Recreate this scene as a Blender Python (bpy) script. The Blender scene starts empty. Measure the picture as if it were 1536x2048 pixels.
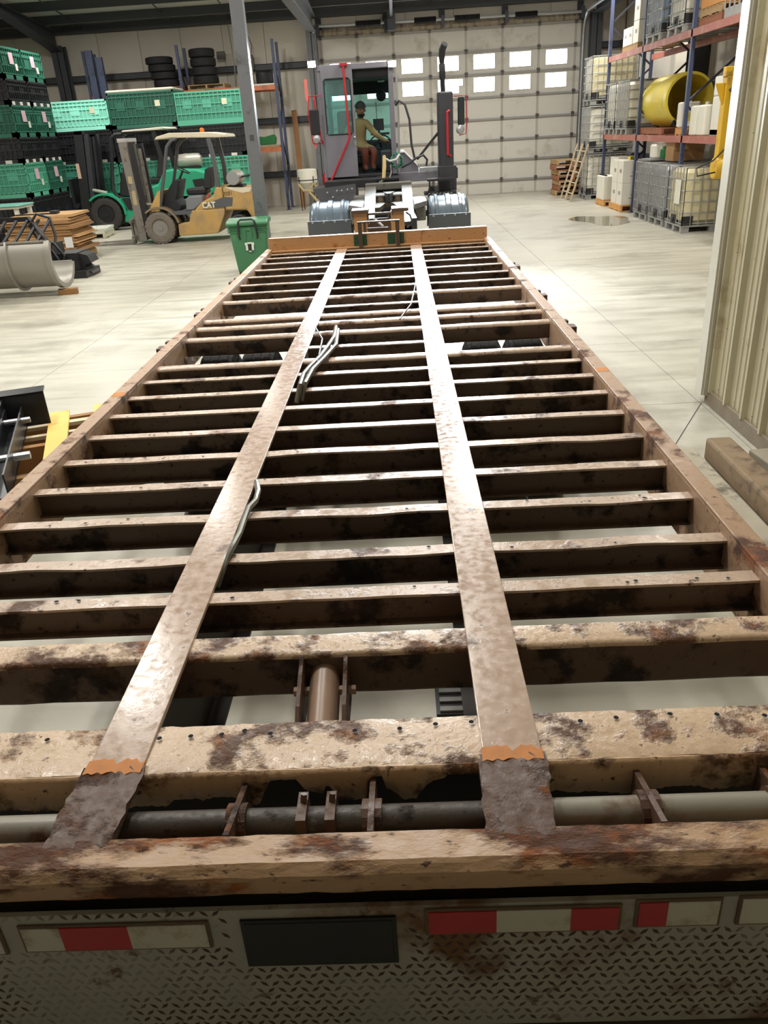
import bpy, math, random
from mathutils import Vector, Matrix
random.seed(7)
sc = bpy.context.scene
col = sc.collection
# ---------------------------------------------------------------- camera
def cam_setup():
    pitch, yaw, roll = .454, -.039, .063
    fw = Vector((math.sin(yaw)*math.cos(pitch), math.cos(yaw)*math.cos(pitch), -math.sin(pitch)))
    r = Vector((math.cos(yaw), -math.sin(yaw), 0)); d = fw.cross(r)
    r2 = r*math.cos(roll)+d*math.sin(roll); d2 = d*math.cos(roll)-r*math.sin(roll)
    m = Matrix((r2, -d2, -fw)).transposed().to_4x4()
    m.translation = (.248, 0, 2.05)
    c = bpy.data.cameras.new('camera'); o = bpy.data.objects.new('camera', c)
    c.sensor_fit = 'HORIZONTAL'; c.sensor_width = 36; c.lens = 1560/1536*36
    c.clip_start = .05; c.clip_end = 200
    o.matrix_world = m; col.objects.link(o); sc.camera = o
cam_setup()
# ---------------------------------------------------------------- world, exposure
w = bpy.data.worlds.new('world'); sc.world = w; w.use_nodes = True
w.node_tree.nodes['Background'].inputs[0].default_value = (.75, .82, .9, 1)
w.node_tree.nodes['Background'].inputs[1].default_value = .6
sc.view_settings.view_transform = 'Standard'; sc.view_settings.look = 'None'
sc.view_settings.exposure = 0.0; sc.view_settings.gamma = 1; sc.view_settings.use_curve_mapping = False
HIGHBAY_W = 158        # watts of each ceiling lamp
HIGHBAY = [(-8.2, 21.8), (-3.9, 22), (1.6, 22), (5.2, 22),
           (-8.2, 14.8), (-3.9, 14.8), (1.6, 14.8), (5.2, 13.2), (-8.2, 9.2), (-3.9, 9.2), (.4, 9.2), (-3.4, 4.6), (-.6, 5.0)]
# ---------------------------------------------------------------- helpers
class MB:
    def __init__(s): s.v = []; s.f = []; s.m = []
    def add(s, vs, fs, mi=0):
        n = len(s.v); s.v += [tuple(v) for v in vs]; s.f += [tuple(n+i for i in f) for f in fs]; s.m += [mi]*len(fs); return s
    def box(s, x0, x1, y0, y1, z0, z1, mi=0):
        return s.add([(x0,y0,z0),(x1,y0,z0),(x1,y1,z0),(x0,y1,z0),(x0,y0,z1),(x1,y0,z1),(x1,y1,z1),(x0,y1,z1)],
              [(0,3,2,1),(4,5,6,7),(0,1,5,4),(1,2,6,5),(2,3,7,6),(3,0,4,7)], mi)
    def hexa(s, p, mi=0):   # 8 corner points, bottom four then top four
        return s.add(p, [(0,3,2,1),(4,5,6,7),(0,1,5,4),(1,2,6,5),(2,3,7,6),(3,0,4,7)], mi)
    def bar(s, a, b, wx, wz, up=(0,0,1), mi=0):
        a, b = Vector(a), Vector(b); d = (b-a).normalized(); u = Vector(up)
        if abs(d.dot(u)) > .98: u = Vector((1,0,0)) if abs(d.x) < .9 else Vector((0,1,0))
        sd = d.cross(u).normalized(); u = sd.cross(d)
        q = lambda c: [c-sd*wx/2-u*wz/2, c+sd*wx/2-u*wz/2, c+sd*wx/2+u*wz/2, c-sd*wx/2+u*wz/2]
        return s.add(q(a)+q(b), [(0,3,2,1),(4,5,6,7),(0,1,5,4),(1,2,6,5),(2,3,7,6),(3,0,4,7)], mi)
    def tube(s, pts, r, n=8, mi=0, closed=False):
        pts = [Vector(p) for p in pts]; N = len(pts); rs = r if isinstance(r, (list, tuple)) else [r]*N
        base = len(s.v); up = Vector((0,0,1)); prev = None
        for i, p in enumerate(pts):
            if closed: d = pts[(i+1) % N]-pts[i-1]
            else: d = pts[min(i+1, N-1)]-pts[max(i-1, 0)]
            d.normalize()
            if prev is None:
                u = up if abs(d.z) < .9 else Vector((1,0,0)); a = d.cross(u).normalized()
            else:
                a = prev-d*prev.dot(d)
                if a.length < 1e-6: a = d.cross(up)
                a.normalize()
            prev = a; b = d.cross(a)
            for k in range(n):
                t = 2*math.pi*k/n; s.v.append(tuple(p+(a*math.cos(t)+b*math.sin(t))*rs[i]))
        for i in range(N if closed else N-1):
            j = (i+1) % N
            for k in range(n):
                k2 = (k+1) % n; s.f.append((base+i*n+k, base+i*n+k2, base+j*n+k2, base+j*n+k)); s.m.append(mi)
        if not closed:
            s.f.append(tuple(base+k for k in range(n))[::-1]); s.m.append(mi)
            s.f.append(tuple(base+(N-1)*n+k for k in range(n))); s.m.append(mi)
        return s
    def lathe(s, c, axis, prof, n=24, mi=0, mis=None, caps=True):   # prof: list of (along, radius)
        c, ax = Vector(c), Vector(axis).normalized(); u = Vector((0,0,1)) if abs(ax.z) < .9 else Vector((1,0,0))
        a = ax.cross(u).normalized(); b = ax.cross(a); base = len(s.v)
        for (l, r) in prof:
            for k in range(n):
                t = 2*math.pi*k/n; s.v.append(tuple(c+ax*l+(a*math.cos(t)+b*math.sin(t))*r))
        for i in range(len(prof)-1):
            for k in range(n):
                k2 = (k+1) % n; s.f.append((base+i*n+k, base+(i+1)*n+k, base+(i+1)*n+k2, base+i*n+k2)); s.m.append(mis[i] if mis else mi)
        if caps and prof[0][1] > 1e-4: s.f.append(tuple(base+k for k in range(n))); s.m.append(mi)
        if caps and prof[-1][1] > 1e-4: s.f.append(tuple(base+(len(prof)-1)*n+k for k in range(n))[::-1]); s.m.append(mi)
        return s
    def prism(s, poly, a, b, axis='y', mi=0):  # polygon of 2-d points swept from a to b along an axis
        P = {'y': lambda p, t: (p[0], t, p[1]), 'x': lambda p, t: (t, p[0], p[1]), 'z': lambda p, t: (p[0], p[1], t)}[axis]
        n = len(poly); vs = [P(p, a) for p in poly]+[P(p, b) for p in poly]
        fs = [tuple(range(n)), tuple(range(2*n-1, n-1, -1))]+[(i, n+i, n+(i+1) % n, (i+1) % n) for i in range(n)]
        return s.add(vs, fs, mi)
    def rbox(s, x0, x1, y0, y1, z0, z1, r, n=3, mi=0):   # box with rounded vertical edges, slightly drawn-in top and bottom
        P = []
        for (cx, cy, a0) in ((x1-r, y1-r, 0), (x0+r, y1-r, 90), (x0+r, y0+r, 180), (x1-r, y0+r, 270)):
            for i in range(n+1):
                t = math.radians(a0+90*i/n); P.append((cx+r*math.cos(t), cy+r*math.sin(t)))
        cx, cy = (x0+x1)/2, (y0+y1)/2; N = len(P); vs = []; h = r*.45
        kx, ky = 1-2*h/(x1-x0), 1-2*h/(y1-y0)
        for (z, e) in ((z0, 1), (z0+h, 0), (z1-h, 0), (z1, 1)):
            vs += [((p[0]-cx)*(kx if e else 1)+cx, (p[1]-cy)*(ky if e else 1)+cy, z) for p in P]
        fs = [tuple(range(N))[::-1], tuple(range(3*N, 4*N))]
        for l in range(3): fs += [(l*N+i, l*N+(i+1) % N, (l+1)*N+(i+1) % N, (l+1)*N+i) for i in range(N)]
        return s.add(vs, fs, mi)
    def moved(s, M):
        s.v = [tuple(M @ Vector(v)) for v in s.v]; return s
    def mesh(s, name, mats):
        me = bpy.data.meshes.new(name); me.from_pydata(s.v, [], s.f)
        for m in (mats if isinstance(mats, (list, tuple)) else [mats]): me.materials.append(m)
        if isinstance(mats, (list, tuple)): me.polygons.foreach_set('material_index', s.m)
        import bmesh
        bm = bmesh.new(); bm.from_mesh(me); bmesh.ops.recalc_face_normals(bm, faces=bm.faces); bm.to_mesh(me); bm.free()
        return me

def part(name, mb, mat, parent=None, smooth=False, bevel=0, label=None, kind=None, loc=None):
    me = mb.mesh(name, mat) if isinstance(mb, MB) else mb
    o = bpy.data.objects.new(name, me); col.objects.link(o); o.parent = parent
    if loc is not None: o.location = loc
    if smooth: smooth_mesh(me)
    if bevel:
        b = o.modifiers.new('bevel', 'BEVEL'); b.width = bevel; b.segments = 2; b.limit_method = 'ANGLE'; b.angle_limit = .6
    if label: o['label'] = label
    if kind: o['kind'] = kind
    return o
def smooth_mesh(me, ang=.7):
    me.polygons.foreach_set('use_smooth', [True]*len(me.polygons))
    try: me.set_sharp_from_angle(angle=ang)
    except Exception: pass
def tag(o, label, cat, group=None):
    o['label'] = label; o['category'] = cat
    if group: o['group'] = group
    return o
def thing(name, label, cat, loc=(0,0,0), rotz=0, group=None):
    o = bpy.data.objects.new(name, None); col.objects.link(o); o.empty_display_size = .1
    o.location = loc; o.rotation_euler = (0, 0, rotz)
    return tag(o, label, cat, group)
def single(name, mb, mat, label, cat, loc=(0,0,0), rotz=0, group=None, **k):
    o = part(name, mb, mat, **k); o.location = loc; o.rotation_euler = (0, 0, rotz); return tag(o, label, cat, group)
def dup(root, loc, rotz=None, label=None, group=None):
    r = root.copy(); col.objects.link(r); r.location = loc
    if rotz is not None: r.rotation_euler = (0, 0, rotz)
    if label: r['label'] = label
    if group: r['group'] = group
    for ch in [c for c in bpy.data.objects if c.parent == root]:
        c = ch.copy(); col.objects.link(c); c.parent = r
        for g in [q for q in bpy.data.objects if q.parent == ch]:
            d = g.copy(); col.objects.link(d); d.parent = c
    return r
def struct(name, mb, mat, parent=None, **k):
    o = part(name, mb, mat, parent, **k)
    if parent is None: o['kind'] = 'structure'
    return o
def text_mesh(txt, size, depth=.002, bold=0):
    c = bpy.data.curves.new('lettering', 'FONT'); c.body = txt; c.size = size; c.extrude = depth; c.offset = size*bold; c.align_x = 'CENTER'; c.align_y = 'CENTER'
    o = bpy.data.objects.new('lettering', c); col.objects.link(o)
    dg = bpy.context.evaluated_depsgraph_get(); me = bpy.data.meshes.new_from_object(o.evaluated_get(dg))
    bpy.data.objects.remove(o); me.materials.clear(); return me
def lettering(txt, size, mat, parent, loc, rot, name='lettering', bold=0):
    me = text_mesh(txt, size, bold=bold); me.materials.append(mat)
    o = bpy.data.objects.new(name, me); col.objects.link(o); o.parent = parent; o.location = loc; o.rotation_euler = rot
    return o
# ---------------------------------------------------------------- materials
def lin(c): return tuple(((x/255)/12.92 if x/255 <= .04045 else ((x/255+.055)/1.055)**2.4) for x in c)+(1,)
MATS = {}
def M(name, c=(128,128,128), rough=.6, metal=0, var=0, vs=5, spec=.5, bump=0, bs=60, emit=0, dirt=None, dirt_amt=.5, dirt_scale=3, coat=0):
    """plain procedural material: colour, a noise tint, optional dirt patches and fine relief"""
    if name in MATS: return MATS[name]
    m = bpy.data.materials.new(name); m.use_nodes = True; nt = m.node_tree; N, L = nt.nodes, nt.links
    b = N['Principled BSDF']; cc = lin(c)
    b.inputs['Base Color'].default_value = cc; b.inputs['Roughness'].default_value = rough; b.inputs['Metallic'].default_value = metal
    b.inputs['Specular IOR Level'].default_value = spec
    if coat: b.inputs['Coat Weight'].default_value = coat; b.inputs['Coat Roughness'].default_value = .15
    out = None
    if var or dirt or bump:
        tc = N.new('ShaderNodeTexCoord')
    if var:
        n = N.new('ShaderNodeTexNoise'); n.inputs['Scale'].default_value = vs; n.inputs['Detail'].default_value = 5
        L.new(tc.outputs['Object'], n.inputs['Vector'])
        mx = N.new('ShaderNodeMix'); mx.data_type = 'RGBA'
        mx.inputs[6].default_value = tuple(max(0, x*(1-var)) for x in cc[:3])+(1,); mx.inputs[7].default_value = tuple(min(1, x*(1+var)) for x in cc[:3])+(1,)
        L.new(n.outputs['Fac'], mx.inputs[0]); out = mx.outputs[2]
    if dirt:
        n = N.new('ShaderNodeTexNoise'); n.inputs['Scale'].default_value = dirt_scale; n.inputs['Detail'].default_value = 7; n.inputs['Roughness'].default_value = .65
        L.new(tc.outputs['Object'], n.inputs['Vector'])
        r = N.new('ShaderNodeValToRGB'); r.color_ramp.elements[0].position = .62-.3*dirt_amt; r.color_ramp.elements[1].position = .74-.25*dirt_amt
        L.new(n.outputs['Fac'], r.inputs[0])
        mx = N.new('ShaderNodeMix'); mx.data_type = 'RGBA'; mx.inputs[7].default_value = lin(dirt)
        if out: L.new(out, mx.inputs[6])
        else: mx.inputs[6].default_value = cc
        L.new(r.outputs[0], mx.inputs[0]); out = mx.outputs[2]
    if out: L.new(out, b.inputs['Base Color'])
    if bump:
        n = N.new('ShaderNodeTexNoise'); n.inputs['Scale'].default_value = bs; n.inputs['Detail'].default_value = 4
        L.new(tc.outputs['Object'], n.inputs['Vector'])
        bp = N.new('ShaderNodeBump'); bp.inputs['Strength'].default_value = bump; bp.inputs['Distance'].default_value = .01
        L.new(n.outputs['Fac'], bp.inputs['Height']); L.new(bp.outputs[0], b.inputs['Normal'])
    if emit:
        b.inputs['Emission Color'].default_value = cc; b.inputs['Emission Strength'].default_value = emit
    MATS[name] = m; return m
def rusty(name, paint, rust=(70,42,24), rust2=(150,88,40), amt=.4, scale=4, r0=.22, r1=.6, bump=.5, stretch=(1,1,1), pit=90):
    """wet, worn painted steel: paint, brown and orange rust in patches, pitted relief, uneven gloss"""
    if name in MATS: return MATS[name]
    m = bpy.data.materials.new(name); m.use_nodes = True; nt = m.node_tree; N, L = nt.nodes, nt.links
    b = N['Principled BSDF']
    tc = N.new('ShaderNodeTexCoord'); mp = N.new('ShaderNodeMapping'); mp.inputs['Scale'].default_value = stretch
    L.new(tc.outputs['Object'], mp.inputs['Vector'])
    def noise(sc_, det=8, rg=.62):
        n = N.new('ShaderNodeTexNoise'); n.inputs['Scale'].default_value = sc_; n.inputs['Detail'].default_value = det; n.inputs['Roughness'].default_value = rg
        L.new(mp.outputs[0], n.inputs['Vector']); return n
    def ramp(src, a, c):
        r = N.new('ShaderNodeValToRGB'); r.color_ramp.elements[0].position = a; r.color_ramp.elements[1].position = c
        L.new(src, r.inputs[0]); return r.outputs[0]
    def mix(f, a, c):
        x = N.new('ShaderNodeMix'); x.data_type = 'RGBA'; L.new(f, x.inputs[0])
        for i, q in ((6, a), (7, c)):
            if isinstance(q, tuple): x.inputs[i].default_value = q
            else: L.new(q, x.inputs[i])
        return x.outputs[2]
    nb = noise(scale); nm = noise(scale*5.3); nf = noise(pit, 4); no = noise(scale*1.7, 6)
    fine = mix(nm.outputs['Fac'], tuple(x*.8 for x in lin(paint)[:3])+(1,), tuple(min(1, x*1.18) for x in lin(paint)[:3])+(1,))
    rr = mix(ramp(no.outputs['Fac'], .5, .66), lin(rust), lin(rust2))
    mask = ramp(nb.outputs['Fac'], .66-.3*amt, .74-.28*amt)
    mask2 = ramp(nm.outputs['Fac'], .64-.05*amt, .70-.05*amt)
    cA = mix(mask, fine, rr); cB = mix(mask2, cA, tuple(x*.75 for x in lin(rust)[:3])+(1,))
    L.new(cB, b.inputs['Base Color'])
    mr = N.new('ShaderNodeMapRange'); mr.inputs[1].default_value = .35; mr.inputs[2].default_value = .65; mr.inputs[3].default_value = r0; mr.inputs[4].default_value = r1
    L.new(nm.outputs['Fac'], mr.inputs[0])
    rm = N.new('ShaderNodeMath'); rm.operation = 'MULTIPLY_ADD'; rm.use_clamp = True; rm.inputs[1].default_value = .38; L.new(mask, rm.inputs[0]); L.new(mr.outputs[0], rm.inputs[2]); L.new(rm.outputs[0], b.inputs['Roughness'])
    ad = N.new('ShaderNodeMath'); ad.operation = 'MULTIPLY_ADD'; L.new(mask, ad.inputs[0]); ad.inputs[1].default_value = .7; ad.inputs[2].default_value = .3
    mu = N.new('ShaderNodeMath'); mu.operation = 'MULTIPLY'; L.new(ad.outputs[0], mu.inputs[0]); L.new(nf.outputs['Fac'], mu.inputs[1])
    bp = N.new('ShaderNodeBump'); bp.inputs['Strength'].default_value = bump; bp.inputs['Distance'].default_value = .006
    L.new(mu.outputs[0], bp.inputs['Height']); L.new(bp.outputs[0], b.inputs['Normal'])
    b.inputs['Specular IOR Level'].default_value = .55
    MATS[name] = m; return m
def glassy(name, c, alpha=.35, rough=.05):
    if name in MATS: return MATS[name]
    m = bpy.data.materials.new(name); m.use_nodes = True; nt = m.node_tree; N, L = nt.nodes, nt.links
    b = N['Principled BSDF']; b.inputs['Base Color'].default_value = lin(c); b.inputs['Roughness'].default_value = rough
    t = N.new('ShaderNodeBsdfTransparent'); t.inputs[0].default_value = lin(c); x = N.new('ShaderNodeMixShader'); x.inputs[0].default_value = alpha
    L.new(t.outputs[0], x.inputs[1]); L.new(b.outputs[0], x.inputs[2]); L.new(x.outputs[0], N['Material Output'].inputs[0])
    MATS[name] = m; return m
PI = math.pi
# ================================================================ setting
m_conc = M('concrete', (184,180,165), .40, var=.10, vs=1.3, dirt=(158,153,139), dirt_amt=.35, dirt_scale=.7, bump=.06, bs=30)
def concrete():
    m = m_conc; nt = m.node_tree; N, L = nt.nodes, nt.links; b = N['Principled BSDF']
    src = b.inputs['Base Color'].links[0].from_socket
    tc = N.new('ShaderNodeTexCoord'); mp = N.new('ShaderNodeMapping'); mp.inputs['Scale'].default_value = (.55, 3.2, 1); mp.inputs['Rotation'].default_value = (0, 0, .12)
    n = N.new('ShaderNodeTexNoise'); n.inputs['Scale'].default_value = 1.6; n.inputs['Detail'].default_value = 7; n.inputs['Distortion'].default_value = .6
    L.new(tc.outputs['Object'], mp.inputs[0]); L.new(mp.outputs[0], n.inputs['Vector'])
    r = N.new('ShaderNodeMapRange'); r.inputs[1].default_value = .3; r.inputs[2].default_value = .7; r.inputs[3].default_value = .86; r.inputs[4].default_value = 1.08
    L.new(n.outputs['Fac'], r.inputs[0]); mx = N.new('ShaderNodeMix'); mx.data_type = 'RGBA'; mx.blend_type = 'MULTIPLY'; mx.inputs[0].default_value = 1
    L.new(src, mx.inputs[6]); L.new(r.outputs[0], mx.inputs[7]); L.new(mx.outputs[2], b.inputs['Base Color'])
    r2 = N.new('ShaderNodeMapRange'); r2.inputs[1].default_value = .3; r2.inputs[2].default_value = .7; r2.inputs[3].default_value = .30; r2.inputs[4].default_value = .5
    L.new(n.outputs['Fac'], r2.inputs[0]); L.new(r2.outputs[0], b.inputs['Roughness'])
concrete()
m_dark = M('joint_dark', (60,58,52), .9)
m_insul = M('vinyl_insulation', (212,204,190), .55, var=.06, vs=2, bump=.25, bs=3)
m_roof = M('roof_insulation', (226,222,212), .6, var=.05, vs=1.2, bump=.3, bs=2)
m_frame = M('frame_grey', (62,64,70), .5, var=.08)
m_frame2 = M('column_grey', (108,110,114), .5, var=.07, dirt=(80,80,82), dirt_amt=.25, dirt_scale=5)
m_galv = M('galvanised', (168,170,172), .38, .6, var=.1, vs=8)
m_door = M('door_white', (206,202,193), .5, var=.04, vs=1.5, dirt=(182,175,162), dirt_amt=.25, dirt_scale=1.4)
m_black = M('black_steel', (22,22,24), .45, var=.2)
m_hinge = M('hinge', (92,88,84), .5, .4)
m_pane = M('daylight_pane', (244,250,255), .3, emit=11)

fl = struct('floor', MB().box(-12.8, 8, -6.2, 28, -.14, -.09), m_dark)
xj = [-12.7, -9.2, -3.4, 2.54, 7.6]; yj = [-6, -2, 1.4, 5.9, 7.8, 10.35, 13.2, 16.1, 19, 22, 25, 27.9]
for i in range(len(xj)-1):
    for j in range(len(yj)-1):
        part('floor_slab', MB().box(xj[i]+.003, xj[i+1]-.003, yj[j]+.003, yj[j+1]-.003, -.09, 0), m_conc, fl)
part('saw_cut', MB().bar((2.55, 5.88, .0005), (1.75, 4.45, .0005), .006, .002), m_dark, fl)
# roof: rises towards the camera, purlins across it, tapered rafters along it
RZ = lambda y: 5.45+.083*(27.6-y)
mb = MB()
mb.hexa([(-12.8,-6.2,RZ(-6.2)),(8,-6.2,RZ(-6.2)),(8,28,RZ(28)),(-12.8,28,RZ(28)),(-12.8,-6.2,RZ(-6.2)+.1),(8,-6.2,RZ(-6.2)+.1),(8,28,RZ(28)+.1),(-12.8,28,RZ(28)+.1)])
ce = struct('ceiling', mb, m_roof)
py = 26.3
part('eave_strut', MB().box(-12.7, 7.6, 27.45, 27.62, 5.22, 5.42), m_frame, ce)
while py > -6:
    z = RZ(py)
    mb = MB().box(-12.7, 7.6, py-.01, py+.01, z-.22, z-.005).box(-12.7, 7.6, py-.07, py+.01, z-.235, z-.22)
    part('purlin', mb, m_frame, ce); py -= 1.55
for x in (-9, -6.3, -4.5, -1, 1.5, 4):
    part('sag_rod', MB().tube([(x, 27.5, RZ(27.5)-.1), (x+.25, 20, RZ(20)-.1)], .018, 6), m_frame, ce)
def rafter(x, low, m, wd=.2):
    pts = [(y, z) for (y, z) in low]; top = [(y, RZ(y)-.236) for (y, z) in reversed(low)]
    mb = MB().prism(pts+top, x-.012, x+.012, 'x')
    for (a, b) in zip(low[:-1], low[1:]): mb.bar((x, a[0], a[1]), (x, b[0], b[1]), wd, .025)
    for (a, b) in zip(low[:-1], low[1:]): mb.bar((x, a[0], RZ(a[0])-.25), (x, b[0], RZ(b[0])-.25), wd, .02)
    return part('rafter', mb, m, ce)
rafter(-9.83, [(27.3, 4.72), (26.8, 4.84), (23.8, 5.36), (16, 6.0), (-6, 7.8)], m_frame, .34)
rafter(-2.06, [(27.4, 4.82), (21.3, 4.86), (14, 5.1), (-6, 7.6)], m_frame2, .24)
rafter(6.42, [(27.4, 4.82), (21.3, 4.9), (14, 5.4), (-6, 7.6)], m_frame, .3)
# back wall with the overhead door opening
wb = struct('wall_back', MB().box(-12.8, -2.0, 27.85, 28, 0, 5.6).box(6.05, 8, 27.85, 28, 0, 5.6).box(-2.0, 6.05, 27.85, 28, 4.72, 5.6), M('wall_sheet', (150,145,135), .6))
def panels(x0, x1, z0, z1, wdt):
    n = max(1, round((x1-x0)/wdt)); d = (x1-x0)/n
    for i in range(n):
        a, b = x0+i*d+.006, x0+(i+1)*d-.006; k = 6; mb = MB()
        vs = []; 
        for j in range(k+1):
            t = j/k; vs += [(a+(b-a)*t, 27.8-.035*math.sin(PI*t), z0), (a+(b-a)*t, 27.8-.035*math.sin(PI*t), z1)]
        mb.add(vs, [(2*j, 2*j+2, 2*j+3, 2*j+1) for j in range(k)])
        mb.box(a, b, 27.81, 27.84, z0, z1)
        part('insulation_panel', mb, m_insul, wb, smooth=True)
zs = [(0, .9), (1.02, 2.44), (2.6, 3.94), (4.08, 5.22)]
for (a, b) in zs: panels(-12.6, -2.3, a, b, 1.3); panels(6.6, 7.4, a, b, .8)
panels(-2.2, 6.6, 4.98, 5.22, 1.5)
for z in (.96, 2.52, 4.01):
    for (a, b) in ((-12.6, -2.3), (6.55, 7.4)):
        part('girt', MB().box(a, b, 27.56, 27.58, z-.09, z+.09).box(a, b, 27.56, 27.8, z+.075, z+.09).box(a, b, 27.56, 27.8, z-.09, z-.075), m_frame, wb)
def wcol(x, wd, m, z1=4.9):
    mb = MB().box(x-wd/2, x+wd/2, 27.2, 27.22, 0, z1).box(x-wd/2, x+wd/2, 27.54, 27.56, 0, z1).box(x-.01, x+.01, 27.2, 27.56, 0, z1).box(x-wd*.7, x+wd*.7, 27.1, 27.66, 0, .02)
    part('column', mb, m, wb)
wcol(-9.83, .36, m_frame); wcol(-2.1, .3, m_frame2); wcol(6.42, .32, m_frame)
part('conduit', MB().tube([(-4.6,27.5,5.2),(-4.55,27.5,4.2),(-4.6,27.5,3.2)], .016, 6), m_galv, wb)
part('conduit', MB().tube([(-4.15,27.5,5.2),(-3.95,27.5,4.6),(-4.05,27.5,4.0)], .01, 6), m_frame, wb)
part('junction_box', MB().box(-5.05, -4.8, 27.45, 27.56, 4.3, 4.5), m_hinge, wb, bevel=.01)
part('junction_box', MB().box(-4.2, -3.95, 27.45, 27.56, 3.95, 4.35), m_hinge, wb, bevel=.01)
# overhead sectional door
dr = bpy.data.objects.new('door_1', None); col.objects.link(dr); dr['kind'] = 'structure'
lines = [0, .43, 1.02, 1.62, 2.22, 2.84, 3.47, 4.09, 4.7]
wins = [(.58+1.105*k, .58+1.105*k+.64) for k in range(-2, 5)]; X0, X1 = -1.97, 6.03
for k in range(8):
    z0, z1 = lines[k]+.004, lines[k+1]-.004
    wz = {5: (2.97, 3.355), 6: (3.59, 3.975)}.get(k); mb = MB(); y0, y1 = 27.62, 27.67
    if wz:
        mb.box(X0, X1, y0, y1, z0, wz[0]); mb.box(X0, X1, y0, y1, wz[1], z1); xs = [X0]+[q for w_ in wins for q in w_]+[X1]
        for i in range(0, len(xs), 2): mb.box(xs[i], xs[i+1], y0, y1, wz[0], wz[1])
    else: mb.box(X0, X1, y0, y1, z0, z1)
    s = part('door_section', mb, m_door, dr)
    if wz:
        for a, b in wins:
            part('pane', MB().rbox(a+.001, b-.001, y0+.02, y0+.03, wz[0]+.001, wz[1]-.001, .004), m_pane, s)
            part('window_frame', MB().box(a-.03, b+.03, y0-.012, y0, wz[1], wz[1]+.03).box(a-.03, b+.03, y0-.012, y0, wz[0]-.03, wz[0]).box(a-.03, a, y0-.012, y0, wz[0], wz[1]).box(b, b+.03, y0-.012, y0, wz[0], wz[1]), m_door, s)
    part('strut', MB().box(X0, X1, y0-.05, y0, z1-.035, z1-.005).box(X0, X1, y0-.055, y0-.045, z1-.06, z1), M('strut', (150,146,140), .5, .1), s)
    for q in range(8):
        x = -1.86+1.105*q
        part('stile', MB().box(x-.035, x+.035, y0-.004, y0, z0, z1), M('stile', (176,171,160), .5), s)
        part('hinge', MB().box(x-.045, x+.045, y0-.06, y0-.003, z1-.07, z1+.05).tube([(x-.06, y0-.055, z1), (x+.06, y0-.055, z1)], .014, 6), m_hinge, s)
for x in (X0-.06, X1+.06):
    pts = [(x, 27.5, 0), (x, 27.5, 4.3)]+[(x, 27.5-.6*(1-math.cos(t)), 4.3+.6*math.sin(t)) for t in (.4, .8, 1.2, 1.57)]+[(x, 20.5, 4.98)]
    part('track', MB().tube(pts, .045, 6), m_galv, dr)
part('torsion_shaft', MB().tube([(X0-.1, 27.3, 4.96), (X1+.1, 27.3, 4.88)], .04, 8), m_galv, dr)
for a, b in ((-.75, 0), (1.0, 1.65), (2.2, 2.95), (4.0, 4.65)):
    z = lambda x: 4.96-.01*(x-X0); n = 22
    mb = MB().tube([(a, 27.3, z(a)), (b, 27.3, z(b))], .075, 10)
    for i in range(n): mb.lathe((a+(b-a)*i/n, 27.3, z(a)), (1,0,0), [(0,.078),((b-a)/n/2,.092),((b-a)/n,.078)], 10)
    part('torsion_spring', mb, m_black, dr)
for x in (-1.9, .15, 1.85, 3.75, 6.0): part('bearing_bracket', MB().box(x-.05, x+.05, 27.25, 27.8, 4.72, 5.02).box(x-.09, x+.09, 27.72, 27.8, 4.7, 5.2), m_frame, dr)
mb = MB(); vs = []; n = 160
for i in range(n+1):
    x = X0+(X1-X0)*i/n; w1 = math.sin(i*.8)*.03+math.sin(i*2.1+1)*.02
    vs += [(x, 27.56+w1, 4.9-.02*math.sin(i*.3)), (x, 27.5+w1*1.6, 4.8), (x, 27.6+w1*.5, 4.68)]
mb.add(vs, [q for i in range(n) for q in ((3*i, 3*i+3, 3*i+4, 3*i+1), (3*i+1, 3*i+4, 3*i+5, 3*i+2))])
part('draped_insulation', mb, M('drape', (150,138,122), .6, var=.15, vs=6), dr, smooth=True)
part('opener_rail', MB().box(.28, .36, 21, 27.3, 5.02, 5.1).box(.2, .44, 26.9, 27.4, 4.7, 5.2), m_frame, dr)
# side walls and the wall behind the camera
wl = struct('wall_left', MB().box(-12.9, -12.75, -6.2, 28, 0, 8.6), m_insul)
for z in (.96, 2.52, 4.01): part('girt', MB().box(-12.75, -12.55, -6, 27.5, z-.09, z+.09), m_frame, wl)
wr = struct('wall_right', MB().box(7.5, 7.65, 5.9, 28, 0, 7.6), M('wall_sheet', (150,145,135), .6))
for (a, b) in ((0, .9), (1.02, 2.44), (2.6, 3.94), (4.08, 7.2)):
    for j in range(14):
        y = 6.2+j*1.55; part('insulation_panel', MB().prism([(7.5, y), (7.45, y), (7.41, y+.4), (7.4, y+.78), (7.41, y+1.15), (7.45, y+1.54), (7.5, y+1.54)], a, b, 'z'), m_insul, wr, smooth=True)
for z in (.96, 2.52, 4.01): part('girt', MB().box(7.2, 7.4, 6.2, 27.5, z-.09, z+.09), m_frame, wr)
for y in (13.0, 20.5): part('column', MB().box(7.0, 7.4, y-.15, y-.13, 0, 5.4).box(7.0, 7.4, y+.13, y+.15, 0, 5.4).box(7.19, 7.21, y-.13, y+.13, 0, 5.4), m_frame, wr)
struct('wall_rear', MB().box(-12.9, 8, -6.4, -6.2, 0, 8.6), M('rear_wall', (150,144,134), .7))
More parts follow.
